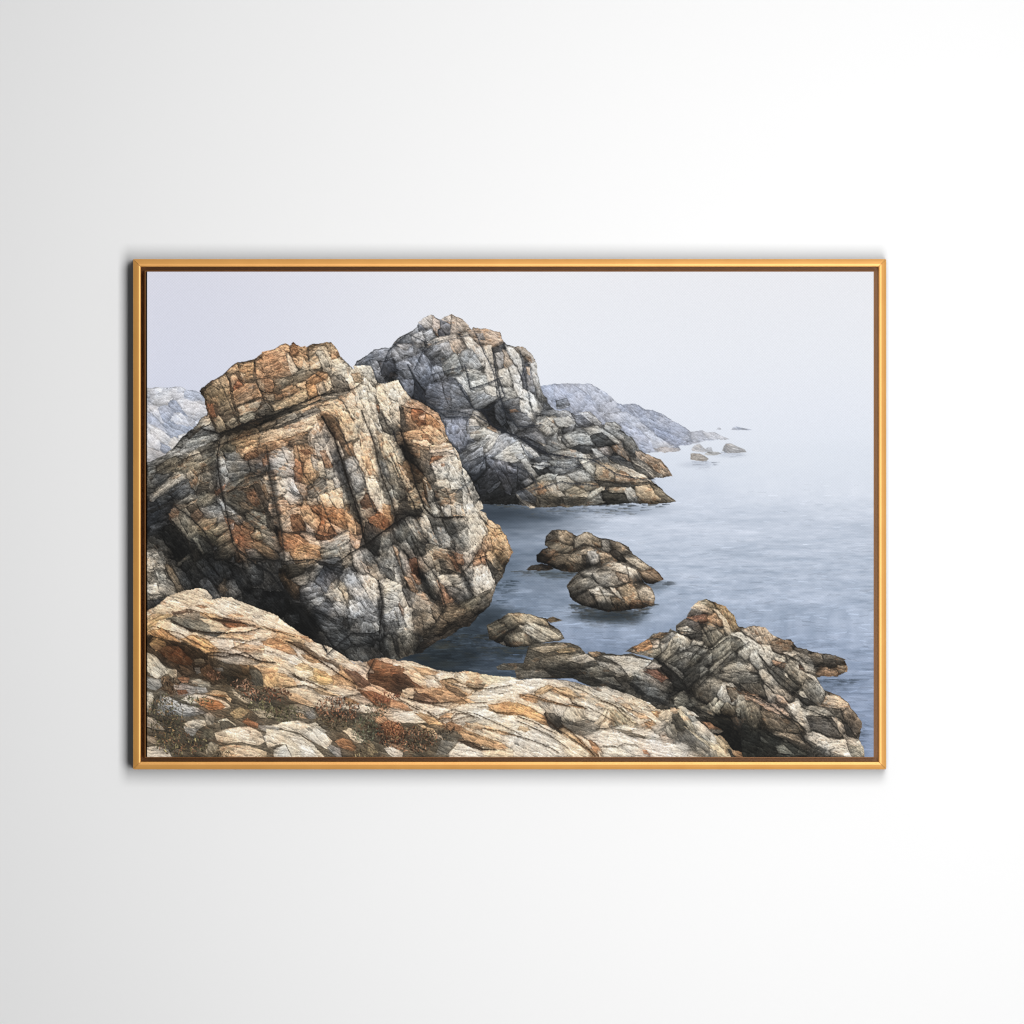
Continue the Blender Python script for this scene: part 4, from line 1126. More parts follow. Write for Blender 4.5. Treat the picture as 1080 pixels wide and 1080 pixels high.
c9b090:30:3 560,830 680,840 780,900 860,960 850,1020 740,960 640,890
d6c8b8:30:1 620,870 760,890 850,950 830,1010 700,930
5a3a2a:40:4 660,940 760,950 860,1030 840,1070 760,1050
9f9488:30:0 700,850 800,860 880,910 880,950 800,900
bb9060:10:4 0,960 120,960 200,1000 300,1060 120,1060 0,1020
c5b8a8:20:1 0,890 120,910 240,980 330,1000 400,1060 300,1030 150,960 0,930
3f382c:20:1 200,970 280,990 370,1040 330,1045
7a4a2c:0:5 890,880 940,835 1000,840 1080,880 1080,970 980,970 900,920
dac9b4:10:1 930,840 1000,830 1080,840 1080,880 1010,870
4e2f1c:0:4 860,960 960,970 1080,980 1080,1080 900,1060 850,1010
T 156 665 8
L fore
2f2419:40:2 10,150 60,60 200,80 330,130 440,180 520,240 560,330 640,440 560,470 420,400 300,390 240,330 150,290 60,200
6a3a1c:40:6 80,170 150,120 260,130 380,250 360,310 250,280 130,220
8a4420:40:7 200,190 260,140 310,190 290,240 230,240
7a5c38:20:3 20,110 60,60 150,80 160,120 70,180
4a3a2a:30:3 250,280 380,300 400,360 300,390
54606a:20:0 400,310 440,310 450,360 410,370
5a3a22:50:5 440,330 520,280 590,380 560,440 470,380
665f50:0:2 390,240 470,240 490,270 410,290
8f857a:10:1 560,210 650,190 760,210 870,250 960,270 900,290 760,280 660,260
4c3e2c:30:3 560,270 700,290 880,290 960,340 980,480 880,500 740,460 640,470 580,380
6e7478:0:0 570,320 630,305 640,340 590,345
2c2820:60:1 670,380 760,380 830,470 740,480 660,440
7d5a34:60:4 780,290 860,290 850,380 800,360
5c5a50:60:1 860,320 940,330 970,380 970,470 880,460
c09a68:60:3 980,360 1080,350 1080,450 990,480
d0a070:10:4 890,290 1080,310 1080,350 960,350
a39c8c:50:1 10,170 80,250 160,320 240,330 250,370 150,360 100,400 30,370 10,290
b8b2a4:50:0 20,290 90,310 140,350 80,400 20,370
8f8672:40:2 160,330 230,330 250,390 200,400
4a3a28:60:3 110,390 170,380 230,470 200,540 110,490
6f7274:30:0 10,370 110,410 120,470 60,500 10,460
a8623a:10:5 250,400 290,385 350,400 340,435 280,435
8d8a7c:10:1 350,420 430,410 530,440 530,475 450,470 380,450
808690:10:1 215,460 290,445 380,470 490,480 520,520 400,530 260,540 230,500
7a3c22:10:6 240,500 320,490 350,520 260,540
b89468:15:3 480,530 560,500 660,520 710,570 700,600 640,550 560,545
b06a30:10:5 540,540 650,540 690,560 600,555
b0aca0:20:1 280,570 350,535 480,540 560,560 660,590 700,640 640,650 480,620 360,610
b0602c:10:7 400,590 470,565 600,590 660,630 620,660 520,670 450,630
c48a58:10:4 370,590 450,565 520,580 460,590
8a8d90:25:0 80,620 100,545 160,545 260,600 420,650 490,690 400,710 280,720 200,690 120,720 80,690
a9abaa:25:0 100,550 160,548 300,620 400,650 300,660 180,610
62666a:25:0 280,720 380,680 480,680 420,710 330,720
9f998c:60:1 10,500 40,520 50,600 30,680 10,690
39352c:60:1 50,540 90,550 70,650 30,690
a89a88:40:1 10,700 60,740 140,830 60,840 10,770
9a8670:40:2 10,870 60,900 110,960 30,950
807a70:50:1 480,700 530,690 570,730 550,790 500,790 480,740
aca08e:20:1 310,780 380,750 480,750 500,790 430,830 340,820
72757a:30:0 300,800 360,820 430,830 380,890 320,860
c4bca8:45:0 580,760 660,735 750,800 730,810 620,790
3f3c34:45:1 600,760 680,760 740,810 620,830
8f7852:20:3 690,690 780,640 860,670 800,730 720,740
9a907c:20:2 860,660 960,655 1050,690 1060,730 940,730
8f4a26:20:6 790,765 840,735 940,790 930,825 860,810
6f7377:10:0 940,800 1080,800 1080,850 960,840
c8b49a:15:2 560,860 640,840 770,810 860,810 960,860 990,930 930,970 800,930 680,950 590,930
d2c6b4:15:1 640,845 780,815 850,850 920,950 800,910 700,900
b09878:10:3 600,980 720,960 860,970 1000,1020 990,1050 640,1050
c0aa90:10:2 720,985 860,990 960,1040 760,1050
b5aca0:5:1 0,980 80,975 180,1000 235,1050 0,1050
c8bfb4:10:1 980,880 1080,855 1080,960 1000,940
4a4638:40:2 460,830 540,820 560,880 500,910
8f8470:60:1 490,960 540,930 600,960 560,1030 490,1040
a89c8a:30:1 700,480 760,530 890,590 880,620 800,600 720,530
74756a:0:1 790,530 850,510 920,530 880,560
T 286 665 8
L fore
cbb69a:15:2 10,490 100,490 260,490 400,540 500,600 500,640 430,650 360,640 250,590 140,530
d0a070:20:4 100,510 220,530 340,600 400,640 300,630 160,580
6a665e:10:0 100,630 240,620 360,650 400,730 320,720 180,680
5f6268:30:0 290,690 360,660 380,740 320,740
a8774c:20:4 210,710 250,690 310,740 250,740
c8bba8:15:2 10,800 150,760 260,760 400,820 510,930 470,1000 340,930 220,850 120,830
b8b4ac:40:0 230,840 330,800 450,850 490,940 440,980 320,910
c9bda8:20:0 0,830 120,840 250,880 360,960 500,1050 200,1050 130,960 0,940
d8cfc2:25:1 140,890 250,890 460,1050 300,1050 220,960
c4b29a:20:1 0,870 90,860 130,930 50,960 0,980
a8a49c:10:0 20,1000 120,960 200,1050 20,1050
b0aa9c:40:0 310,780 380,770 470,850 450,860 380,820
6a6e74:30:0 460,980 500,960 580,990 610,1050 520,1040
b8ad98:30:1 600,840 660,820 720,850 790,910 760,940 700,930 650,880
8f5a34:30:4 530,930 600,900 680,920 720,980 700,1020 600,990
6f6048:40:3 770,940 830,920 880,970 860,1040 800,1010
d2c4b0:10:1 470,500 540,470 660,490 740,520 660,530 580,540 500,520
caa070:15:4 340,480 460,500 600,550 560,560 420,530
c8bcb0:20:1 400,540 560,550 640,560 560,575
d4c6b4:15:2 200,430 300,420 420,460 360,480 240,470
b09070:30:2 550,460 680,470 700,500 600,490
a9743c:20:5 620,570 700,570 780,600 700,600
8f8478:20:1 640,550 760,540 860,620 760,610
d0b090:30:3 770,500 860,460 960,500 1080,570 1080,600 980,560 880,520
8f4c28:40:6 760,520 850,510 900,570 860,610 790,560
6a3c26:60:5 860,530 960,560 1060,600 980,620 880,600
d5cdc2:30:1 720,640 790,630 850,660 800,700 740,660
c4b8a8:10:1 1000,630 1080,620 1080,660 1040,650
c9b9a2:5:1 930,700 1010,690 1080,685 1080,780 1000,760
c08a60:40:4 870,760 890,710 940,700 980,760 900,790
8a4f2c:60:5 920,780 990,750 1080,800 1080,900 960,880
c8beb2:20:0 950,990 1000,970 1080,1030 1080,1050 1000,1040
a0704c:20:4 960,930 1080,980 1080,1010 1000,970
T 416 665 8
L fore
dccdb8:15:1 0,250 100,250 220,280 380,330 500,355 430,380 300,340 160,300 0,290
7a4426:10:6 0,320 80,340 160,430 260,490 160,480 80,420 0,380
3a261a:30:3 0,360 90,360 180,470 60,500 0,500
d8c2a4:30:3 70,350 160,340 260,400 240,430 180,430
b98a5c:20:5 160,310 280,310 390,350 330,370 250,380
9a8c78:20:1 240,370 330,380 370,430 300,420
d0c8be:10:1 260,420 330,410 370,460 300,470
e0d6c8:5:1 350,380 400,350 500,360 500,390 420,410
b89468:20:4 390,430 480,400 560,440 650,480 610,540 540,540 460,480
d8c8b4:20:2 470,440 560,440 650,490 620,530 560,490
5a4634:20:3 420,450 530,490 600,540 540,550 450,490
ccb08a:10:4 500,370 600,345 700,370 830,420 770,460 700,480 640,440 540,420
d8ccba:10:1 510,370 590,350 630,400 590,430 540,410
5f4c38:10:2 640,460 780,440 740,480 680,490
ddd2c2:8:2 740,500 820,450 960,410 1080,410 1080,480 960,500 840,520
d8caa8:5:2 720,380 880,380 1040,400 900,420 790,430
c49468:15:5 180,490 320,490 420,500 580,560 520,600 420,600 340,560 240,540
5a4030:20:4 150,570 240,520 330,570 350,610 240,600
c9b090:10:3 80,500 160,490 150,570 90,550
d2c4b0:20:1 0,540 120,590 300,620 310,640 220,660 100,630 0,580
a06a44:20:5 0,570 60,600 140,670 60,660 0,640
ccb89e:15:2 330,620 500,600 560,610 440,650
d8cfc0:10:1 490,660 580,610 760,610 810,640 720,670 590,680
cfc4b4:5:1 620,560 760,530 1000,530 960,570 800,610 660,600
c8955c:5:5 510,600 620,580 700,600 560,620
c88f50:8:6 790,630 900,620 1080,660 1080,690 940,690 820,670
ded4c6:10:1 200,680 360,650 500,670 490,720 420,750 300,700
c08a58:10:5 360,740 440,690 500,690 470,730
d8cebf:10:1 0,690 160,690 290,770 200,780 0,760
c8965c:20:5 180,700 310,730 400,780 290,790
e0d8ca:-10:1 490,740 600,680 760,675 960,720 800,720 700,750 560,760
9a9284:-20:0 570,750 640,710 700,760 620,760
cfc2ac:5:2 690,770 860,740 1080,760 1080,860 900,830 760,800
dcd6cc:12:0 780,740 1080,720 1080,780 900,770
c8a478:20:4 600,780 760,800 900,840 1060,890 960,880 800,840 660,830
b58454:25:4 560,870 640,820 760,860 880,930 960,990 880,1000 760,960 640,930
d0c2ac:25:2 600,830 760,830 860,880 1000,960 880,940 720,880
4a3828:20:3 540,930 640,930 760,1000 860,1000 720,1010 620,970
d6cec4:15:0 880,900 1080,880 1080,990 980,980
dcd0c0:15:1 460,1030 540,960 620,970 740,1030 760,1050 460,1050
c9b89c:5:2 740,1010 1080,1000 1080,1050 780,1050
4a4840:10:1 380,860 500,840 560,900 480,920 400,900
8c5c38:20:5 380,800 480,790 580,830 520,840 430,830
b09a80:20:2 270,870 400,880 420,920 320,910
c9a880:15:4 200,790 330,830 360,870 270,860
6a6862:30:0 400,920 530,940 440,1040 350,1040
T 546 665 8
L fore
ded4c6:15:1 0,420 120,405 330,410 480,440 580,470 560,500 420,480 240,460 60,520 0,540
c09460:-30:4 160,520 240,460 280,480 200,530
b08c60:20:3 290,490 400,480 500,560 420,550 330,520
d6c4aa:20:3 480,440 560,460 640,540 560,560 480,500
d8cbb8:25:2 600,490 680,470 830,500 980,550 1080,610 1080,660 960,610 820,590 700,570
b8804c:10:5 20,540 140,560 120,610 40,570
d6c8b4:25:2 160,550 260,530 420,580 470,630 330,600
c08c58:25:5 160,580 330,600 420,630 560,640 590,680 480,650
e0dacf:15:1 0,560 100,590 200,650 220,700 120,640 0,600
ca9454:25:6 0,640 100,650 200,710 230,770 120,740 0,690
a89e90:60:0 200,610 300,630 300,690 220,650
d0c9be:70:0 300,620 390,640 370,700 330,690
b0a694:60:1 390,690 440,640 560,660 570,720 480,770 400,740
3f3a34:60:1 230,700 300,700 370,760 350,830 280,790
6c675f:20:1 380,780 560,770 680,800 620,880 520,880 420,830
cfc6b8:20:1 480,570 640,640 720,680 660,760 580,720 560,650
c0ae94:-50:2 660,780 740,670 780,680 760,800
8f8468:50:2 780,680 880,680 940,760 880,800 810,780
b8a888:30:2 880,690 1000,770 960,810 920,790
d2c0a4:25:3 560,580 680,600 830,630 920,720 860,680 740,640
caa680:25:4 880,630 1000,660 1080,710 1060,720 940,680
d0c6b8:25:1 880,650 1020,750 1080,740 1080,780 1010,780
d8d0c4:25:1 0,720 120,750 250,810 340,880 240,850 100,800 0,760
cfc8be:25:0 0,820 160,860 330,960 400,1050 300,1050 180,950 0,890
c8c0b4:28:0 0,890 120,930 260,1010 340,1050 0,1050
a88458:20:4 20,800 100,840 60,860 0,830
dccdb4:30:2 260,830 420,920 560,1000 640,1050 520,1050 380,960
b58c5c:35:4 350,830 430,830 560,960 640,1040 560,990 440,910
d2c6b2:35:1 400,830 540,900 690,1010 680,1030 560,940
a86838:40:6 590,940 640,950 690,1010 660,1030
d2c9bd:10:1 560,890 720,850 900,870 860,960 700,960 620,920
dcd2c4:20:2 820,860 960,900 1080,960 1080,1000 960,960 860,960
c8c2b4:20:0 720,990 840,980 950,1040 740,1040
d5cdc0:30:1 880,970 960,950 1060,1030 950,1030
5f5444:10:2 830,840 960,840 1050,880 980,890
d2cabc:15:1 780,820 900,800 1080,830 1080,860 960,840
9a8d7c:-20:2 990,810 1080,750 1080,820
T 670 700 8.64
L fore
d4c4aa:25:2 0,285 80,330 180,400 160,420 60,360 0,330
cfc6b6:30:1 0,370 120,430 230,520 190,530 80,450 0,420
c48a4c:20:5 150,440 190,440 190,470 160,465
b08558:20:4 80,520 160,530 180,560 110,570
9d9488:-20:1 150,570 260,530 280,560 200,600
b0a490:-30:1 230,480 310,430 330,500 290,520
c09a74:-10:3 310,400 370,400 360,440 320,430
4f4c44:60:0 340,470 410,470 440,560 420,600 360,560
c8b898:60:2 390,440 450,460 520,570 490,590 430,500
d0cabc:35:1 380,390 430,385 520,440 580,490 520,470 440,430
6f777a:50:0 470,470 540,480 560,520 510,510
d8d2c6:45:0 540,540 590,530 660,600 730,690 710,720 620,640 560,600
9a978e:50:0 530,560 620,620 700,700 640,680 560,620
a8683c:40:5 600,520 680,530 780,600 760,630 680,590
9c9482:30:2 680,580 760,600 800,610 760,640 700,620
77736c:50:0 410,640 480,600 560,640 680,770 660,800 560,740 420,700
8a8478:30:0 430,700 540,740 640,810 540,780
c0aa84:40:2 420,560 500,600 640,700 690,770 600,700
b89c74:50:2 730,660 770,650 850,730 880,780 820,770 750,720
c8b898:40:2 690,740 760,750 900,830 780,830
70706c:60:0 690,790 740,785 770,830 690,830
8a6a4c:30:4 870,780 960,800 1000,830 890,820
a09888:60:1 290,570 350,560 370,650 310,640
c8c0b6:10:0 0,590 60,590 220,660 190,690 80,650 0,620
7a756a:10:1 80,640 200,680 200,700 100,680
a8988a:10:2 220,670 280,650 350,720 260,710
dad0c6:12:0 0,675 120,690 280,710 370,740 330,800 300,835 160,820 60,760 0,740
e0d8d0:12:0 20,680 150,695 300,730 280,770 140,740
c5bfb6:15:0 330,790 370,740 460,750 570,835 340,835
b0aaa0:15:0 0,750 60,780 120,830 0,835
c0704a:0:5 60,790 100,790 100,815 70,810
"""
# ---------------------------------------------------------------- the print's picture, worked out in numpy
AX0, AX1, AY0, AY1 = 155.0, 921.5, 286.5, 798.5      # area of the printed canvas in layout units (millimetres)
SS = 1.6                                              # colour samples per millimetre

def hash2(i, j, k=0):
    i = i.astype(np.int64); j = j.astype(np.int64)
    h = (i * 374761393 + j * 668265263 + k * 1274126177) & 0xFFFFFFFF
    h = ((h ^ (h >> 13)) * 1274126177) & 0xFFFFFFFF
    h = ((h ^ (h >> 16)) * 2246822519) & 0xFFFFFFFF
    return ((h ^ (h >> 15)) & 0xFFFFFF) / float(0x1000000)

def vnoise(x, y, k=0):
    xi = np.floor(x); yi = np.floor(y); fx = x - xi; fy = y - yi
    fx = fx * fx * (3 - 2 * fx); fy = fy * fy * (3 - 2 * fy)
    a = hash2(xi, yi, k); b = hash2(xi + 1, yi, k); c = hash2(xi, yi + 1, k); d = hash2(xi + 1, yi + 1, k)
    return (a + (b - a) * fx) * (1 - fy) + (c + (d - c) * fx) * fy - 0.5

def fbm(x, y, k=0, n=4):
    s = 0; a = 1.0; t = 0
    for o in range(n):
        s = s + a * vnoise(x, y, k + o * 17); t += a; a *= 0.55; x = x * 2.03 + 11.3; y = y * 2.03 + 5.7
    return s / t * 1.6

def voro(u, v, k=0):
    ui = np.floor(u); vi = np.floor(v)
    f1 = np.full(u.shape, 9.0); f2 = np.full(u.shape, 9.0); cid = np.zeros(u.shape); cx = np.zeros(u.shape); cy = np.zeros(u.shape)
    for a in (-1, 0, 1):
        for b in (-1, 0, 1):
            gi = ui + a; gj = vi + b
            px = gi + 0.1 + 0.8 * hash2(gi, gj, k); py = gj + 0.1 + 0.8 * hash2(gi, gj, k + 1)
            dx = u - px; dy = v - py
            ra = hash2(gi, gj, k + 3) * 1.2 - 0.6
            rx = dx + dy * ra; ry = dy - dx * ra
            d = 0.62 * np.maximum(np.abs(rx), np.abs(ry)) + 0.38 * (np.abs(rx) + np.abs(ry)) * 0.8
            m = d < f1
            f2 = np.where(m, f1, np.minimum(f2, d)); f1 = np.where(m, d, f1)
            cid = np.where(m, hash2(gi, gj, k + 2), cid); cx = np.where(m, dx, cx); cy = np.where(m, dy, cy)
    return f1, f2, cid, cx, cy

def sstep(a, b, x):
    t = np.clip((x - a) / (b - a), 0, 1); return t * t * (3 - 2 * t)

def poly_sd(pts, X, Y):
    """signed distance (positive inside) to a closed polygon"""
    n = len(pts); ins = np.zeros(X.shape, bool); dm = np.full(X.shape, 1e9)
    for q in range(n):
        x1, y1 = pts[q]; x2, y2 = pts[(q + 1) % n]
        ex, ey = x2 - x1, y2 - y1; L = ex * ex + ey * ey + 1e-9
        t = np.clip(((X - x1) * ex + (Y - y1) * ey) / L, 0, 1)
        dm = np.minimum(dm, (X - x1 - t * ex) ** 2 + (Y - y1 - t * ey) ** 2)
        if y1 != y2:
            c = ((y1 > Y) != (y2 > Y)) & (X < ex * (Y - y1) / (ey if ey else 1e-9) + x1)
            ins ^= c
    return np.where(ins, 1, -1) * np.sqrt(dm)

def hexc(h):
    return np.array([int(h[a:a + 2], 16) / 255.0 for a in (0, 2, 4)])

LAYERS = {  # detail contrast, crack darkness, edge wobble
    'farhill': (0.50, 0.30, 0.7), 'lefthill': (0.50, 0.30, 0.7), 'farrock': (0.40, 0.3, 0.35),
    'midrock': (0.85, 0.85, 0.8), 'mainrock': (1.0, 1.0, 0.9), 'islet': (0.9, 0.9, 0.6),
    'lowrock': (0.9, 0.9, 0.7), 'rightrock': (0.95, 0.95, 0.7), 'fore': (0.85, 0.8, 0.9)}

def blur(a, r):
    for ax in (0, 1):
        for q in range(3):
            p = np.concatenate([np.repeat(np.take(a, [0], ax), r + 1, ax), a, np.repeat(np.take(a, [-1], ax), r, ax)], ax)
            c = np.cumsum(p, ax); n = a.shape[ax]
            a = (np.take(c, range(2 * r + 1, 2 * r + 1 + n), ax) - np.take(c, range(0, n), ax)) / (2 * r + 1)
    return a

def grad(x, stops):
    xs = [s[0] for s in stops]
    return np.stack([np.interp(x, xs, [hexc(s[1])[c] for s in stops]) for c in range(3)], -1)

def paint():
    W = int((AX1 - AX0) * SS); H = int((AY1 - AY0) * SS)
    xs = AX0 + (np.arange(W) + 0.5) / SS; ys = AY0 + (np.arange(H) + 0.5) / SS
    X, Y = np.meshgrid(xs, ys)
    # ---- sky and sea
    img = grad(Y + 3 * fbm(X / 90, Y / 40, 3, 3), SKYSEA)
    lft = sstep(560, 150, X)[..., None] * sstep(540, 400, Y)[..., None]
    img = img * (1 - lft * LEFT_SKY)
    sea = sstep(470, 540, Y)
    # darker water in the channel between the rocks
    for cx, cy, rx, ry, a, col in SEA_DARK:
        d = np.sqrt(((X - cx) / rx) ** 2 + ((Y - cy) / ry) ** 2) + 0.25 * fbm(X / 30, Y / 7, 31, 3)
        m = (a * sstep(1.15, 0.15, d))[..., None]
        img = img * (1 - m) + hexc(col) * m
    wy = Y + 3 * vnoise(X / 40, Y / 15, 5)
    per = 0.25 + 0.75 * sstep(480, 700, Y)
    rip = fbm(X / 60 + 3, wy / (2.2 + 2.2 * per), 40, 4) + 0.7 * fbm(X / 9, wy / (1.0 + 1.1 * per), 47, 3)
    slow = fbm(X / 90, wy / 9, 44, 3)
    amp = (0.02 + 0.135 * sstep(480, 640, Y)) * sea
    chan = sstep(0, 1, np.exp(-((X - 500) / 80) ** 2 - ((Y - 680) / 45) ** 2))
    amp = amp * (1 + 0.9 * chan)
    img = img * (1 + (rip * amp + slow * amp * 0.35)[..., None] * np.array([1.15, 1.0, 0.88]))
    r = np.random.RandomState(8)
    for q in range(5200):
        y = 505 + 292 * r.uniform() ** 0.62; x = r.uniform(430, 922)
        near = (y - 490) / 310.0; L = r.uniform(2, 9 + 12 * near)
        i = min(W - 1, max(0, int((x - AX0) * SS))); j = min(H - 1, max(0, int((y - AY0) * SS)))
        b = 1 + r.choice([-1, 1]) * r.uniform(.02, .05 + .2 * near) * (1 + 1.0 * math.exp(-((x - 490) / 70) ** 2 - ((y - 685) / 40) ** 2))
        dy = r.normal(0, .25 + .5 * near)
        dab(img, x - L / 2, y - dy, x + L / 2, y + dy, r.uniform(.3, .5 + .5 * near), img[j, i] * b, r.uniform(.25, .6))
        dab(img, x + L / 2, y + dy, x - L / 2, y - dy, r.uniform(.25, .4 + .4 * near), img[j, i] * b, r.uniform(.2, .5))
    for cx, cy, rx, ry, n, pal in REFL:
        pal = [hexc(h) for h in pal.split()]
        for q in range(n):
            t_ = r.uniform(0, 1) ** 1.5; x = cx + rx * r.uniform(-1, 1) * (1 - .5 * t_); y = cy + ry * t_; L = r.uniform(2, 11)
            dab(img, x - L / 2, y, x + L / 2, y + r.normal(0, .3), r.uniform(.3, .8), pal[r.randint(len(pal))] * r.uniform(.8, 1.15), (1 - t_) * r.uniform(.35, .8))
    # ---- traced facets
    wxa = 2.2 * vnoise(X / 15, Y / 15, 13) + vnoise(X / 4.3, Y / 4.3, 7) * 1.5 + vnoise(X / 1.7, Y / 1.7, 8) * 0.9
    wya = 2.2 * vnoise(X / 15, Y / 15, 14) + vnoise(X / 4.3, Y / 4.3, 9) * 1.5 + vnoise(X / 1.7, Y / 1.7, 10) * 0.9
    wln = 0.5 + vnoise(X / 7.0, Y / 7.0, 12)
    ANG = np.zeros(X.shape); LIC = np.zeros(X.shape); CON = np.zeros(X.shape); IDN = np.zeros(X.shape); LAY = np.zeros(X.shape); SIL = np.zeros(X.shape); names = list(LAYERS); seen = {}; LIN = np.zeros(X.shape)
    ox = oy = 0.0; sc = 1.0; n = 0; seen = {}; items = []; names = list(LAYERS); group = -1
    for line in ART.split('\n'):
        line = line.split('#')[0].strip()
        if not line: continue
        t = line.split()
        if line[0] == 'T':
            ox, oy, sc = float(t[1]), float(t[2]), float(t[3]); continue
        if line[0] == 'L':
            cur = t[1]; fresh = len(t) > 2 or cur == 'islet'; group += 1; continue
        hx, an, li = t[0].split(':')
        pts = [tuple(map(float, p.split(','))) for p in t[1:]]
        if sc > 5:                                   # loosen edges that end on a straight tracing limit
            pts = [(a_ + (10 + 30 * ((b_ * .37 + n * .61) % 1.0)) * ((a_ >= 1078) - (a_ <= 1)), b_ + (8 + 24 * ((a_ * .41 + n * .29) % 1.0)) * ((b_ >= 1078) - (b_ <= 1))) for a_, b_ in pts]
        pts = [(ox + a_ / sc, oy + b_ / sc) for a_, b_ in pts]
        pts = [(148.0 if a_ <= 158 else a_, 806.0 if b_ >= 795.5 else b_) for a_, b_ in pts]
        n += 1
        first = cur not in seen or fresh
        seen[cur] = 1; fresh = False
        items.append((n, cur, first, hexc(hx), math.radians(float(an)), float(li), pts))
    # silhouettes with everything of their own layer, in order: each silhouette opens a run
    runs = []
    for it in items:
        if it[2] or not runs or (runs[-1][0][1] != it[1]): runs.append([])
        runs[-1].append(it)
    for run in runs:
        facets = [it for it in run if not it[2]]
        todo = [(it, 0.0, 1) for it in run if it[2]] + [(it, 4.5, 0) for it in facets] + [(it, 1.8, 0) for it in facets] + [(it, 0.0, 0) for it in facets]
        for (n, cur, first, c0, a, li, pts), grow, isil in todo:
            lay = LAYERS[cur]; lid = names.index(cur) + 1
            xs_ = [p[0] for p in pts]; ys_ = [p[1] for p in pts]
            cxm = sum(xs_) / len(pts); cym = sum(ys_) / len(pts)
            if grow:
                rad = 0.5 * min(max(xs_) - min(xs_), max(ys_) - min(ys_)) + 0.5
                kx_ = 1 + grow / (0.5 * (max(xs_) - min(xs_)) + 1.0); ky_ = 1 + grow / (0.5 * (max(ys_) - min(ys_)) + 1.0)
                pts = [(cxm + (p[0] - cxm) * min(kx_, 2.2), cym + (p[1] - cym) * min(ky_, 2.2)) for p in pts]
                xs_ = [p[0] for p in pts]; ys_ = [p[1] for p in pts]
            i0 = max(0, int((min(xs_) - AX0 - 5) * SS)); i1 = min(W, int((max(xs_) - AX0 + 5) * SS) + 1)
            j0 = max(0, int((min(ys_) - AY0 - 5) * SS)); j1 = min(H, int((max(ys_) - AY0 + 5) * SS) + 1)
            if i1 <= i0 or j1 <= j0: continue
            S = np.s_[j0:j1, i0:i1]
            k_ = lay[2] * (1.0 if first else 0.75)
            x = X[S] + wxa[S] * k_; y = Y[S] + wya[S] * k_
            sd = poly_sd(pts, x, y)
            al = sstep(-0.45, 0.45, sd)
            if grow: al = al * ((LAY[S] == lid) & (SIL[S] > 0 if grow > 3 else True))
            r = np.random.RandomState(n * 7 + 1)
            sh_, g1_, g2_ = RELIEF.get(cur, (.15, .8, .92)); th = -math.pi / 2 + r.uniform(-1.1, 1.1) + .25
            g = ((x - cxm) * math.cos(th) + (y - cym) * math.sin(th)) / (0.5 * max(max(xs_) - min(xs_), max(ys_) - min(ys_)) + 1e-6)
            ds = DESAT.get(cur, 0); ds = max(ds, .5) if c0[2] > c0[0] and cur in ('mainrock', 'midrock', 'fore', 'rightrock') else ds
            c1 = (c0 * (1 - ds) + c0.mean() * ds) * np.array(WARM.get(cur, (1, 1, 1)))
            mi = MIST.get(cur, 0.0); c1 = c1 * (1 - mi) + hexc('e0e5ee') * mi
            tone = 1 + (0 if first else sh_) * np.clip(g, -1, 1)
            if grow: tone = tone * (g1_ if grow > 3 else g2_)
            col = c1 * tone[..., None]
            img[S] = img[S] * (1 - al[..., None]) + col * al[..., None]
            m = al > 0.5
            ANG[S] = np.where(m, a, ANG[S]); LIC[S] = LIC[S] * (1 - al) + li * al
            CON[S] = CON[S] * (1 - al) + lay[0] * al
            IDN[S] = np.where(m, n, IDN[S]); LAY[S] = np.where(m, lid, LAY[S]); SIL[S] = np.where(m, float(isil), SIL[S])
    # ---- facets grow until they meet; far from any facet the ground keeps its own dark tone
    src = np.arange(W * H).reshape(H, W); own = (SIL == 0) & (CON > 0.02)
    GAP = np.zeros(X.shape)
    nz = hash2(X * 7, Y * 7, 200)
    for it in range(GROW):
        for sh, ax in ((1, 1), (-1, 1), (1, 0), (-1, 0)) if it % 2 else ((-1, 0), (1, 0), (-1, 1), (1, 1)):
            o2 = np.roll(own, sh, ax); m = (~own) & o2 & (np.roll(LAY, sh, ax) == LAY) & (CON > 0.02) & (nz + it * .0 > 0.12)
            src = np.where(m, np.roll(src, sh, ax), src); GAP = np.where(m, it + 1, GAP); own = own | m
        nz = hash2(X * 7, Y * 7, 201 + it)
    gm = GAP > 0
    shade = 1 - 0.22 * sstep(1, GROW, GAP)
    keep = (sstep(GROW * .45, GROW, GAP) * 0.6)[..., None]
    fl = img.reshape(-1, 3)[src]
    img = np.where(gm[..., None], fl * shade[..., None] * (1 - keep) + img * keep, img)
    IDN = IDN.ravel()[src]; ANG = ANG.ravel()[src]; LIC = LIC.ravel()[src]
    # neighbouring facets of one rock share most of their hue and part of their tone
    for k in range(1, len(names) + 1):
        M = ((LAY == k) & own).astype(float)
        if M.sum() < 10: continue
        hc, lc = JOIN.get(names[k - 1], (.55, .25))
        B = blur(np.concatenate([img * M[..., None], M[..., None]], -1), 9); c_ = B[..., :3] / (B[..., 3:4] + 1e-6)
        l0 = img.mean(-1, keepdims=True); l1 = c_.mean(-1, keepdims=True)
        ch = (img / (l0 + 1e-6)) * (1 - hc) + (c_ / (l1 + 1e-6)) * hc
        new = ch * (l0 * (1 - lc) + l1 * lc)
        img = np.where(M[..., None] > 0, new, img)
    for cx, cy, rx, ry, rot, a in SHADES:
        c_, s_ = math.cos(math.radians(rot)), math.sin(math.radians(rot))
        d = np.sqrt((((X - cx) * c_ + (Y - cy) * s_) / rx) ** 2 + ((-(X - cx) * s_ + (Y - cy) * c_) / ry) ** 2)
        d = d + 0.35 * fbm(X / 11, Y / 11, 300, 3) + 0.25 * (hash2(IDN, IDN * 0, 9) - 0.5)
        img = img * (1 - (a * sstep(1.1, 0.35, d) * own * ((LAY != names.index('fore') + 1) if cy < 688 and cx < 520 else 1))[..., None] * np.array([1.0, 0.985, 0.96]))
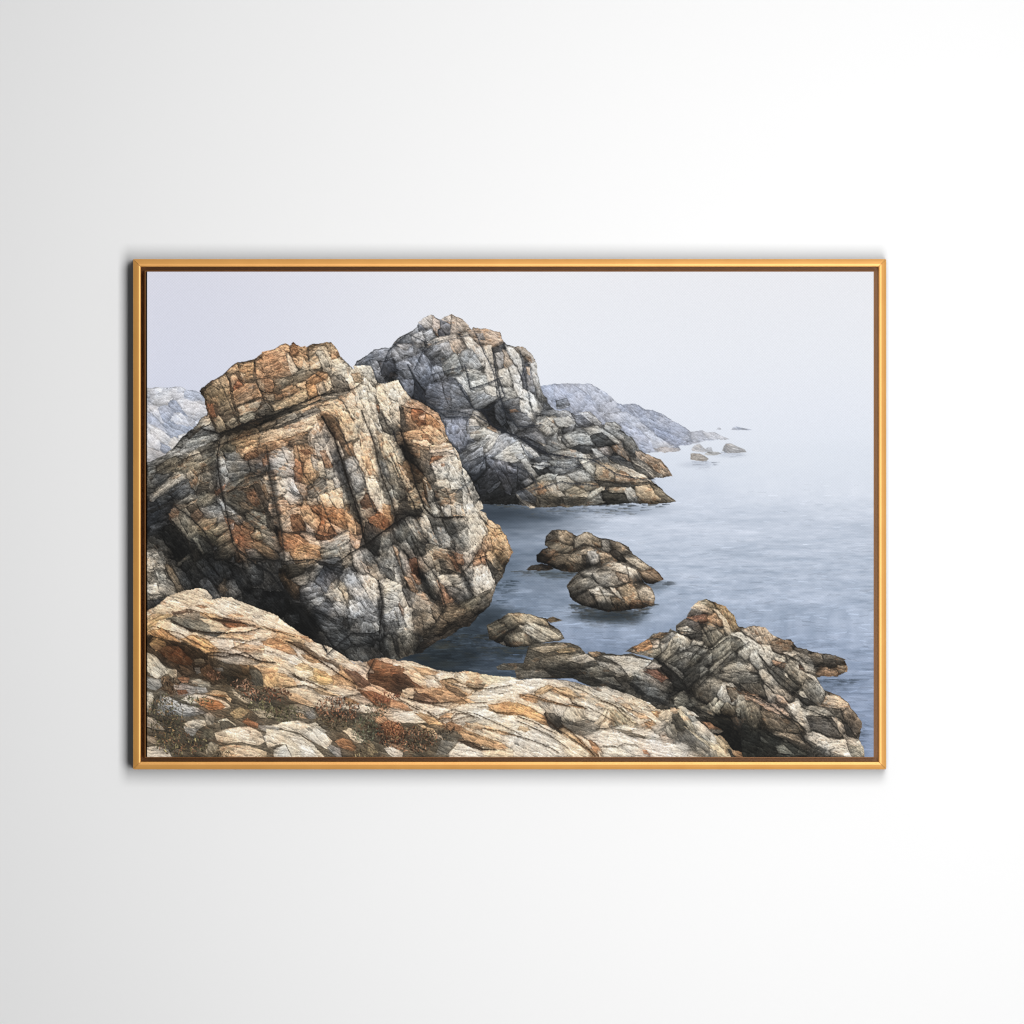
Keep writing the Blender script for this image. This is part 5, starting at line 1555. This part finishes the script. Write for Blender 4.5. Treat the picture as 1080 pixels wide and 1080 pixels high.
    # seams, lit upper rims and shaded undersides of the facets
    def diff(dy, dx):
        return (np.roll(IDN, (dy, dx), (0, 1)) != IDN).astype(float)
    E_ = np.maximum.reduce([diff(0, 1), diff(1, 0)])
    seam1 = (E_ + np.roll(E_, 1, 0) * .5 + np.roll(E_, 1, 1) * .5) * .6; seam2 = blur(E_, 1)
    wl = vnoise(X / 9, Y / 9, 211) + 0.5 * vnoise(X / 3, Y / 3, 212)
    LIN = np.clip(seam1 * 1.2 * sstep(-0.25, 0.2, wl) + seam2 * 1.9 * sstep(0.12, 0.5, wl), 0, 1) * np.clip(CON * 1.1, 0, 1) ** 0.7 * SEAM * (1 - 0.4 * (LAY == names.index('fore') + 1))
    rim = blur(np.maximum(diff(2, 0), diff(2, 1)), 1) - blur(np.maximum(diff(-3, 0), diff(-3, -1)), 1)
    img = img * (1 + 0.13 * (rim * CON)[..., None])
    # ---- fractured detail, laid along each facet's own grain
    ca, sa = np.cos(ANG), np.sin(ANG)
    jit = hash2(IDN, IDN * 0 + 3) * 40
    qx = X + 1.6 * vnoise(X / 5, Y / 5, 61); qy = Y + 1.6 * vnoise(X / 5, Y / 5, 62)
    u = qx * ca + qy * sa + jit; v = -qx * sa + qy * ca + jit * 0.7
    FO = (LAY == names.index('fore') + 1).astype(float)
    u = u * (1 - 0.3 * FO); v = v * (1 + 0.15 * FO)
    lum = img.mean(-1)
    f = np.ones(X.shape)
    dark = np.zeros(X.shape); hi = np.zeros(X.shape)
    for su, sv, k, amp, cw in ((17.0, 7.0, 70, 0.085, 0.045), (8.0, 3.4, 80, 0.11, 0.06), (4.2, 2.2, 90, 0.085, 0.04)):
        f1, f2, cid, cx, cy = voro(u / su, v / sv, k)
        f += amp * (cid - 0.5) * 2.0 + amp * 2.0 * np.clip(-(cx * sa + cy * ca) * 1.2 + cx * (hash2(np.floor(cid * 9999), IDN, 5) - 0.5), -0.7, 0.7)
        if cw:
            gate = sstep(0.0, 0.22, vnoise(X / 7, Y / 7, k + 5) + 0.02)
            e = (f2 - f1)
            dark = np.maximum(dark, sstep(cw * 1.9, cw * 0.3, e) * gate)
            e2 = np.roll(e, (-int(SS), -1), (0, 1))
            hi = np.maximum(hi, sstep(cw * 2.6, cw, e) * (1 - gate) * 0.4)
    st = vnoise(u / 11, v / 1.15, 101) + 0.8 * vnoise(u / 5, v / 0.75, 103)
    gr = vnoise(X / 0.8, Y / 0.8, 104) + 0.6 * vnoise(X / 1.6, Y / 1.6, 105)
    big_t = fbm(X / 26, Y / 26, 108, 3)
    f = f + 0.14 * (1 - 0.3 * FO) * st + 0.16 * gr + 0.06 * big_t
    pitted = sstep(0.30, 0.42, vnoise(u / 3.2, v / 1.6, 111) + 0.35 * vnoise(X / 14, Y / 14, 112))
    dark = np.maximum(dark, pitted * 0.55) * (1 - 0.35 * FO)
    f = 1 + (f - 1) * CON * DETAIL
    rock = CON > 0
    LIC = LIC + 0.9 * (LAY == names.index('mainrock') + 1) * sstep(0.3, 0.45, lum) * sstep(640, 560, Y)
    LIC = LIC * (1 - 0.5 * sstep(575, 615, Y) * (LAY == names.index('mainrock') + 1))
    # ---- colour: rust lichen, pale lichen, cool faces
    ln_ = fbm(X / 9, Y / 6, 120, 4) + 0.5 * vnoise(u / 6, v / 1.8, 125)
    a1 = sstep(0.42 - 0.095 * LIC, 0.62 - 0.095 * LIC, ln_) * np.clip(LIC / 2.5, 0, 1) * 0.42 * np.clip(CON * 1.1, 0, 1)
    tone = np.clip(lum * 1.55, 0.15, 1.0)
    tt = np.clip(fbm(X / 5, Y / 5, 130, 3) + 0.5, 0, 1)[..., None]
    rust = (np.array([0.53, 0.32, 0.19]) * (1 - tt) + np.array([0.80, 0.61, 0.42]) * tt) * (0.25 + 0.8 * tone)[..., None]
    img = img * (1 - a1[..., None]) + rust * a1[..., None]
    a2 = sstep(0.30, 0.55, fbm(X / 6 + 40, Y / 6, 140, 4)) * 0.26 * CON * (1 - 0.75 * FO)
    pale = np.array([0.74, 0.75, 0.75]) * np.clip(lum * 1.45, 0, 1.05)[..., None]
    img = img * (1 - a2[..., None]) + pale * a2[..., None]
    tint = fbm(X / 13, Y / 13, 150, 3) * CON
    img = img * (1 + tint[..., None] * np.array([0.07, 0.0, -0.09]))
    img = img * f[..., None]
    img = img * (1 + (hi * CON * 0.5)[..., None])
    LIN = np.clip(LIN, 0, 1); dk = np.maximum(LIN * CON ** 0.5, dark * 0.33 * CON)
    img = img * (1 - dk[..., None] * (1 - np.array([0.20, 0.19, 0.185]) ** CON[..., None]))
    gm_ = img.mean(-1, keepdims=True); k_ = (np.clip(CON, 0, 1) * SATCUT)[..., None]
    img = (img * (1 - k_) + gm_ * k_) * (1 + ROCKLIFT * np.clip(CON, 0, 1))[..., None]
    l_ = img.mean(-1, keepdims=True); cut = np.clip(l_ - 0.72, 0, 1) * 0.45 * np.clip(CON, 0, 1)[..., None]
    img = img * (1 - cut / np.maximum(l_, .1))
    img = strokes(img, X, Y, W, H)
    bl = blur(img, 1)
    img = img + (SHARP * (0.15 + 0.85 * np.clip(CON, 0, 1)))[..., None] * (img - bl)
    return np.clip(img, 0.02, 1.0), CON

def dull(c):
    return c * .66 + c.mean() * .34

def dab(img, x0, y0, x1, y1, w, col, a):
    """one brush stroke, tapering to its tip"""
    H, W = img.shape[:2]
    i0 = max(0, int((min(x0, x1) - w - 1 - AX0) * SS)); i1 = min(W, int((max(x0, x1) + w + 1 - AX0) * SS) + 1)
    j0 = max(0, int((min(y0, y1) - w - 1 - AY0) * SS)); j1 = min(H, int((max(y0, y1) + w + 1 - AY0) * SS) + 1)
    if i1 <= i0 or j1 <= j0: return
    xx = AX0 + (np.arange(i0, i1) + 0.5) / SS; yy = AY0 + (np.arange(j0, j1) + 0.5) / SS
    x, y = np.meshgrid(xx, yy)
    ex, ey = x1 - x0, y1 - y0; L = ex * ex + ey * ey + 1e-9
    t = np.clip(((x - x0) * ex + (y - y0) * ey) / L, 0, 1)
    d = np.sqrt((x - x0 - t * ex) ** 2 + (y - y0 - t * ey) ** 2)
    m = (a * sstep(w * (1 - 0.7 * t) + 0.35, w * (1 - 0.7 * t) - 0.35, d))[..., None]
    img[j0:j1, i0:i1] = img[j0:j1, i0:i1] * (1 - m) + np.asarray(col) * m

def strokes(img, X, Y, W, H):
    r = np.random.RandomState(5)
    # cracks traced by hand
    ox = oy = 0.0; sc = 1.0
    for line in CRACKS.split('\n'):
        t = line.split()
        if not t: continue
        if t[0] == 'T': ox, oy, sc = map(float, t[1:]); continue
        hx, w, a = t[0].split(':'); c = hexc(hx); w = float(w); a = float(a)
        p = [(ox + float(q.split(',')[0]) / sc, oy + float(q.split(',')[1]) / sc) for q in t[1:]]
        for q in range(len(p) - 1):
            (xa, ya), (xb, yb) = p[q], p[q + 1]; k = max(1, int(math.hypot(xb - xa, yb - ya) / 3))
            px, py = xa, ya
            for s in range(1, k + 1):
                nx = xa + (xb - xa) * s / k + r.uniform(-.5, .5) * (s < k); ny = ya + (yb - ya) * s / k + r.uniform(-.5, .5) * (s < k)
                dab(img, px + .7, py + .9, nx + .7, ny + .9, w * 2.6, c, a * .28)
                dab(img, px, py, nx, ny, w * r.uniform(.6, 1.25), c, a * r.uniform(.75, 1)); px, py = nx, ny
    # low plants between the near rocks
    for cx, cy, rx, ry, n, pal in PLANTS:
        pal = [hexc(h) for h in pal.split()]
        for q in range(n):
            th = r.uniform(0, 6.283); rr = math.sqrt(r.uniform(0, 1))
            x = cx + rx * rr * math.cos(th); y = cy + ry * rr * math.sin(th)
            a = -math.pi / 2 + r.normal(0, 0.9); L = r.uniform(0.8, 3.6)
            dab(img, x, y, x + L * math.cos(a), y + L * math.sin(a), r.uniform(.25, .65), dull(pal[r.randint(len(pal))]) * r.uniform(.45, 1.6), r.uniform(.6, 1.0))
    return img

# ------------------------------------------------------------------ helpers
def mat(name):
    m = bpy.data.materials.new(name); m.use_nodes = True
    return m, m.node_tree, m.node_tree.nodes['Principled BSDF']

def link_mesh(name, verts, faces, m, parent=None, smooth=False):
    me = bpy.data.meshes.new(name); me.from_pydata(verts, [], faces); me.materials.append(m)
    if smooth:
        me.polygons.foreach_set('use_smooth', [True] * len(me.polygons))
    o = bpy.data.objects.new(name, me); scene.collection.objects.link(o)
    if parent: o.parent = parent
    return o

# ------------------------------------------------------------------ wall
wm, t, b = mat('white_wall_paint')
b.inputs['Roughness'].default_value = 0.85; b.inputs['Specular IOR Level'].default_value = 0.15
n1 = t.nodes.new('ShaderNodeTexNoise'); n1.inputs['Scale'].default_value = 3.0; n1.inputs['Detail'].default_value = 3
c1 = t.nodes.new('ShaderNodeTexCoord'); t.links.new(c1.outputs['Object'], n1.inputs['Vector'])
rm = t.nodes.new('ShaderNodeMapRange'); rm.inputs['To Min'].default_value = 0.825; rm.inputs['To Max'].default_value = 0.835
t.links.new(n1.outputs[0], rm.inputs['Value'])
cc = t.nodes.new('ShaderNodeCombineColor')
for q in range(3): t.links.new(rm.outputs[0], cc.inputs[q])
t.links.new(cc.outputs[0], b.inputs['Base Color'])
wall = link_mesh('wall', [(-4, 0, -3), (4, 0, -3), (4, 0, 3), (-4, 0, 3), (-4, .1, -3), (4, .1, -3), (4, .1, 3), (-4, .1, 3)],
                 [(0, 1, 2, 3), (5, 4, 7, 6), (4, 0, 3, 7), (1, 5, 6, 2), (3, 2, 6, 7), (4, 5, 1, 0)], wm)
wall['kind'] = 'structure'; wall['label'] = 'plain smooth white painted wall behind the framed print'; wall['category'] = 'wall'

# ------------------------------------------------------------------ the framed print
FX0, FX1, FY0, FY1 = 140.3, 934.7, 273.2, 811.5         # outer edges of the frame
root = bpy.data.objects.new('framed_print', None); scene.collection.objects.link(root)
root.location = (px(537.5), 0, pz(FY1)); root.empty_display_size = 0.05
root['label'] = 'canvas print of rusty sea cliffs in mist, in a slim gold frame on white wall'
root['category'] = 'framed print'
OX, OZ = root.location.x, root.location.z

def gold(name, base, rough, metal):
    m, t, b = mat(name)
    b.inputs['Roughness'].default_value = rough; b.inputs['Metallic'].default_value = metal
    c = t.nodes.new('ShaderNodeTexCoord'); mp = t.nodes.new('ShaderNodeMapping'); mp.inputs['Scale'].default_value = (14, 14, 14)
    n = t.nodes.new('ShaderNodeTexNoise'); n.inputs['Scale'].default_value = 3.0; n.inputs['Detail'].default_value = 6
    cr = t.nodes.new('ShaderNodeValToRGB')
    cr.color_ramp.elements[0].position = 0.3; cr.color_ramp.elements[1].position = 0.7
    cr.color_ramp.elements[0].color = (base[0] * .93, base[1] * .91, base[2] * .88, 1)
    cr.color_ramp.elements[1].color = (base[0], base[1], base[2], 1)
    t.links.new(c.outputs['Object'], mp.inputs['Vector']); t.links.new(mp.outputs[0], n.inputs['Vector'])
    t.links.new(n.outputs[0], cr.inputs[0]); t.links.new(cr.outputs[0], b.inputs['Base Color'])
    n2 = t.nodes.new('ShaderNodeTexNoise'); n2.inputs['Scale'].default_value = 900.0; n2.inputs['Detail'].default_value = 2
    t.links.new(c.outputs['Object'], n2.inputs['Vector'])
    bp = t.nodes.new('ShaderNodeBump'); bp.inputs['Strength'].default_value = 0.08; bp.inputs['Distance'].default_value = 0.0003
    t.links.new(n2.outputs[0], bp.inputs['Height']); t.links.new(bp.outputs[0], b.inputs['Normal'])
    return m
gold_face = gold('satin_gold_leaf', GOLD, GOLD_ROUGH, GOLD_METAL)
gold_lip = gold('shade_darkened_gold', LIPC, 0.45, 0.3)  # same gold with the recess shade put into its colour

# cross-sections: (inward distance from the outer edge, height off the wall), millimetres
RAIL = PROFILE_RAIL
LIP = PROFILE_LIP

def rail(name, side, prof, m):
    """one mitred moulding; side is 'top', 'bottom', 'left' or 'right'"""
    gap = 0.22 if name == 'frame_rail' else 0.02
    ring = []
    for d, h in prof:
        if side in ('top', 'bottom'):
            zz = FY0 + d if side == 'top' else FY1 - d
            ends = ((FX0 + d + gap, zz), (FX1 - d - gap, zz))
        else:
            xx = FX0 + d if side == 'left' else FX1 - d
            ends = ((xx, FY0 + d + gap), (xx, FY1 - d - gap))
        ring.append([(px(x) - OX, -h * MM, pz(y) - OZ) for x, y in ends])
    n = len(prof); v = [p[0] for p in ring] + [p[1] for p in ring]
    f = [(i, (i + 1) % n, n + (i + 1) % n, n + i) for i in range(n)] + [tuple(range(n)), tuple(range(2 * n - 1, n - 1, -1))]
    o = link_mesh(name, v, f, m, root)
    import bmesh
    bm = bmesh.new(); bm.from_mesh(o.data); bmesh.ops.recalc_face_normals(bm, faces=bm.faces); bm.to_mesh(o.data); bm.free()
    return o
side_m, t, b = mat('bounce_dark_side')  # outer sides made near black to cut gold bounce into the wall shadow
b.inputs['Roughness'].default_value = 0.6; b.inputs['Specular IOR Level'].default_value = 0.2
wn = t.nodes.new('ShaderNodeTexNoise'); wn.inputs['Scale'].default_value = 60.0; wn.inputs['Detail'].default_value = 5
wr = t.nodes.new('ShaderNodeValToRGB'); wr.color_ramp.elements[0].color = (.018, .016, .014, 1); wr.color_ramp.elements[1].color = (.04, .036, .032, 1)
t.links.new(wn.outputs[0], wr.inputs[0]); t.links.new(wr.outputs[0], b.inputs['Base Color'])
for s_ in ('top', 'bottom', 'left', 'right'):
    rl = rail('frame_rail', s_, RAIL, gold_face)
    rl.data.materials.append(side_m); rl.data.polygons[0].material_index = 1
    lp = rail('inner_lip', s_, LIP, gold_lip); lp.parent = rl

# ------------------------------------------------------------------ printed canvas
img, _ = paint()
H_, W_ = img.shape[:2]
lin = np.where(img <= 0.04045, img / 12.92, ((img + 0.055) / 1.055) ** 2.4)
gx = AX0 + (AX1 - AX0) * np.arange(W_) / (W_ - 1); gy = AY0 + (AY1 - AY0) * np.arange(H_) / (H_ - 1)
GX, GY = np.meshgrid(gx, gy)
tx = (GX - 540) / 400; ty = (GY - 540) / 260
ILL = sum(c * tx ** i * ty ** j for i, j, c in FALLOFF_FIT)          # lamp fall-off over the canvas, baked inversely into the print colours
lin = np.clip(lin / ILL[..., None], 0.004, 0.93)
CH = CANVAS_H
X3 = (GX - 540) * MM - OX; Z3 = (540 - GY) * MM - OZ
front = np.stack([X3, np.full_like(X3, -CH * MM), Z3], -1).reshape(-1, 3)
idx = np.arange(W_ * H_).reshape(H_, W_)
quads = np.stack([idx[:-1, :-1], idx[1:, :-1], idx[1:, 1:], idx[:-1, 1:]], -1).reshape(-1, 4)
loop = np.concatenate([idx[0, :-1], idx[:-1, -1], idx[-1, :0:-1], idx[:0:-1, 0]])
back = front[loop].copy(); back[:, 1] = -8 * MM
bi = W_ * H_ + np.arange(len(loop))
side = np.stack([loop, np.roll(loop, -1), np.roll(bi, -1), bi], -1)
V = np.concatenate([front, back]); F = np.concatenate([quads, side])
col = np.concatenate([lin.reshape(-1, 3), lin.reshape(-1, 3)[loop]])
me = bpy.data.meshes.new('canvas')
me.vertices.add(len(V)); me.vertices.foreach_set('co', V.astype(np.float32).ravel())
me.loops.add(F.size); me.loops.foreach_set('vertex_index', F.astype(np.int32).ravel())
me.polygons.add(len(F)); me.polygons.foreach_set('loop_start', (np.arange(len(F)) * 4).astype(np.int32))
me.update(calc_edges=True)
at = me.color_attributes.new('print', 'FLOAT_COLOR', 'POINT')
at.data.foreach_set('color', np.concatenate([col, np.ones((len(col), 1))], 1).astype(np.float32).ravel())
cm, t, b = mat('printed_canvas')
b.inputs['Roughness'].default_value = 0.75; b.inputs['Specular IOR Level'].default_value = 0.12
ca_ = t.nodes.new('ShaderNodeVertexColor'); ca_.layer_name = 'print'
c = t.nodes.new('ShaderNodeTexCoord'); sp = t.nodes.new('ShaderNodeSeparateXYZ'); t.links.new(c.outputs['Object'], sp.inputs[0])
def mth(op, a, bb=None):
    n = t.nodes.new('ShaderNodeMath'); n.operation = op
    for q, s_ in enumerate((a, bb)):
        if s_ is None: continue
        if isinstance(s_, (int, float)): n.inputs[q].default_value = s_
        else: t.links.new(s_, n.inputs[q])
    return n.outputs[0]
kx = 2 * math.pi / (WEAVE * MM)
wv = mth('MULTIPLY', mth('SINE', mth('MULTIPLY', sp.outputs['X'], kx)), mth('SINE', mth('MULTIPLY', sp.outputs['Z'], kx)))
nn = t.nodes.new('ShaderNodeTexNoise'); nn.inputs['Scale'].default_value = 420.0; nn.inputs['Detail'].default_value = 2
t.links.new(c.outputs['Object'], nn.inputs['Vector'])
wv2 = mth('ADD', wv, mth('MULTIPLY', mth('SUBTRACT', nn.outputs[0], 0.5), 1.2))
gain = mth('ADD', mth('MULTIPLY', wv2, WEAVE_AMT), 1.0)
vm = t.nodes.new('ShaderNodeVectorMath'); vm.operation = 'SCALE'
t.links.new(ca_.outputs['Color'], vm.inputs[0]); t.links.new(gain, vm.inputs['Scale']); t.links.new(vm.outputs[0], b.inputs['Base Color'])
bp = t.nodes.new('ShaderNodeBump'); bp.inputs['Strength'].default_value = 0.25; bp.inputs['Distance'].default_value = 0.0002
t.links.new(wv2, bp.inputs['Height']); t.links.new(bp.outputs[0], b.inputs['Normal'])
me.materials.append(cm)
cv = bpy.data.objects.new('canvas', me); scene.collection.objects.link(cv); cv.parent = root
cv['label'] = 'stretched canvas printed with rust streaked rocks above a calm grey sea'
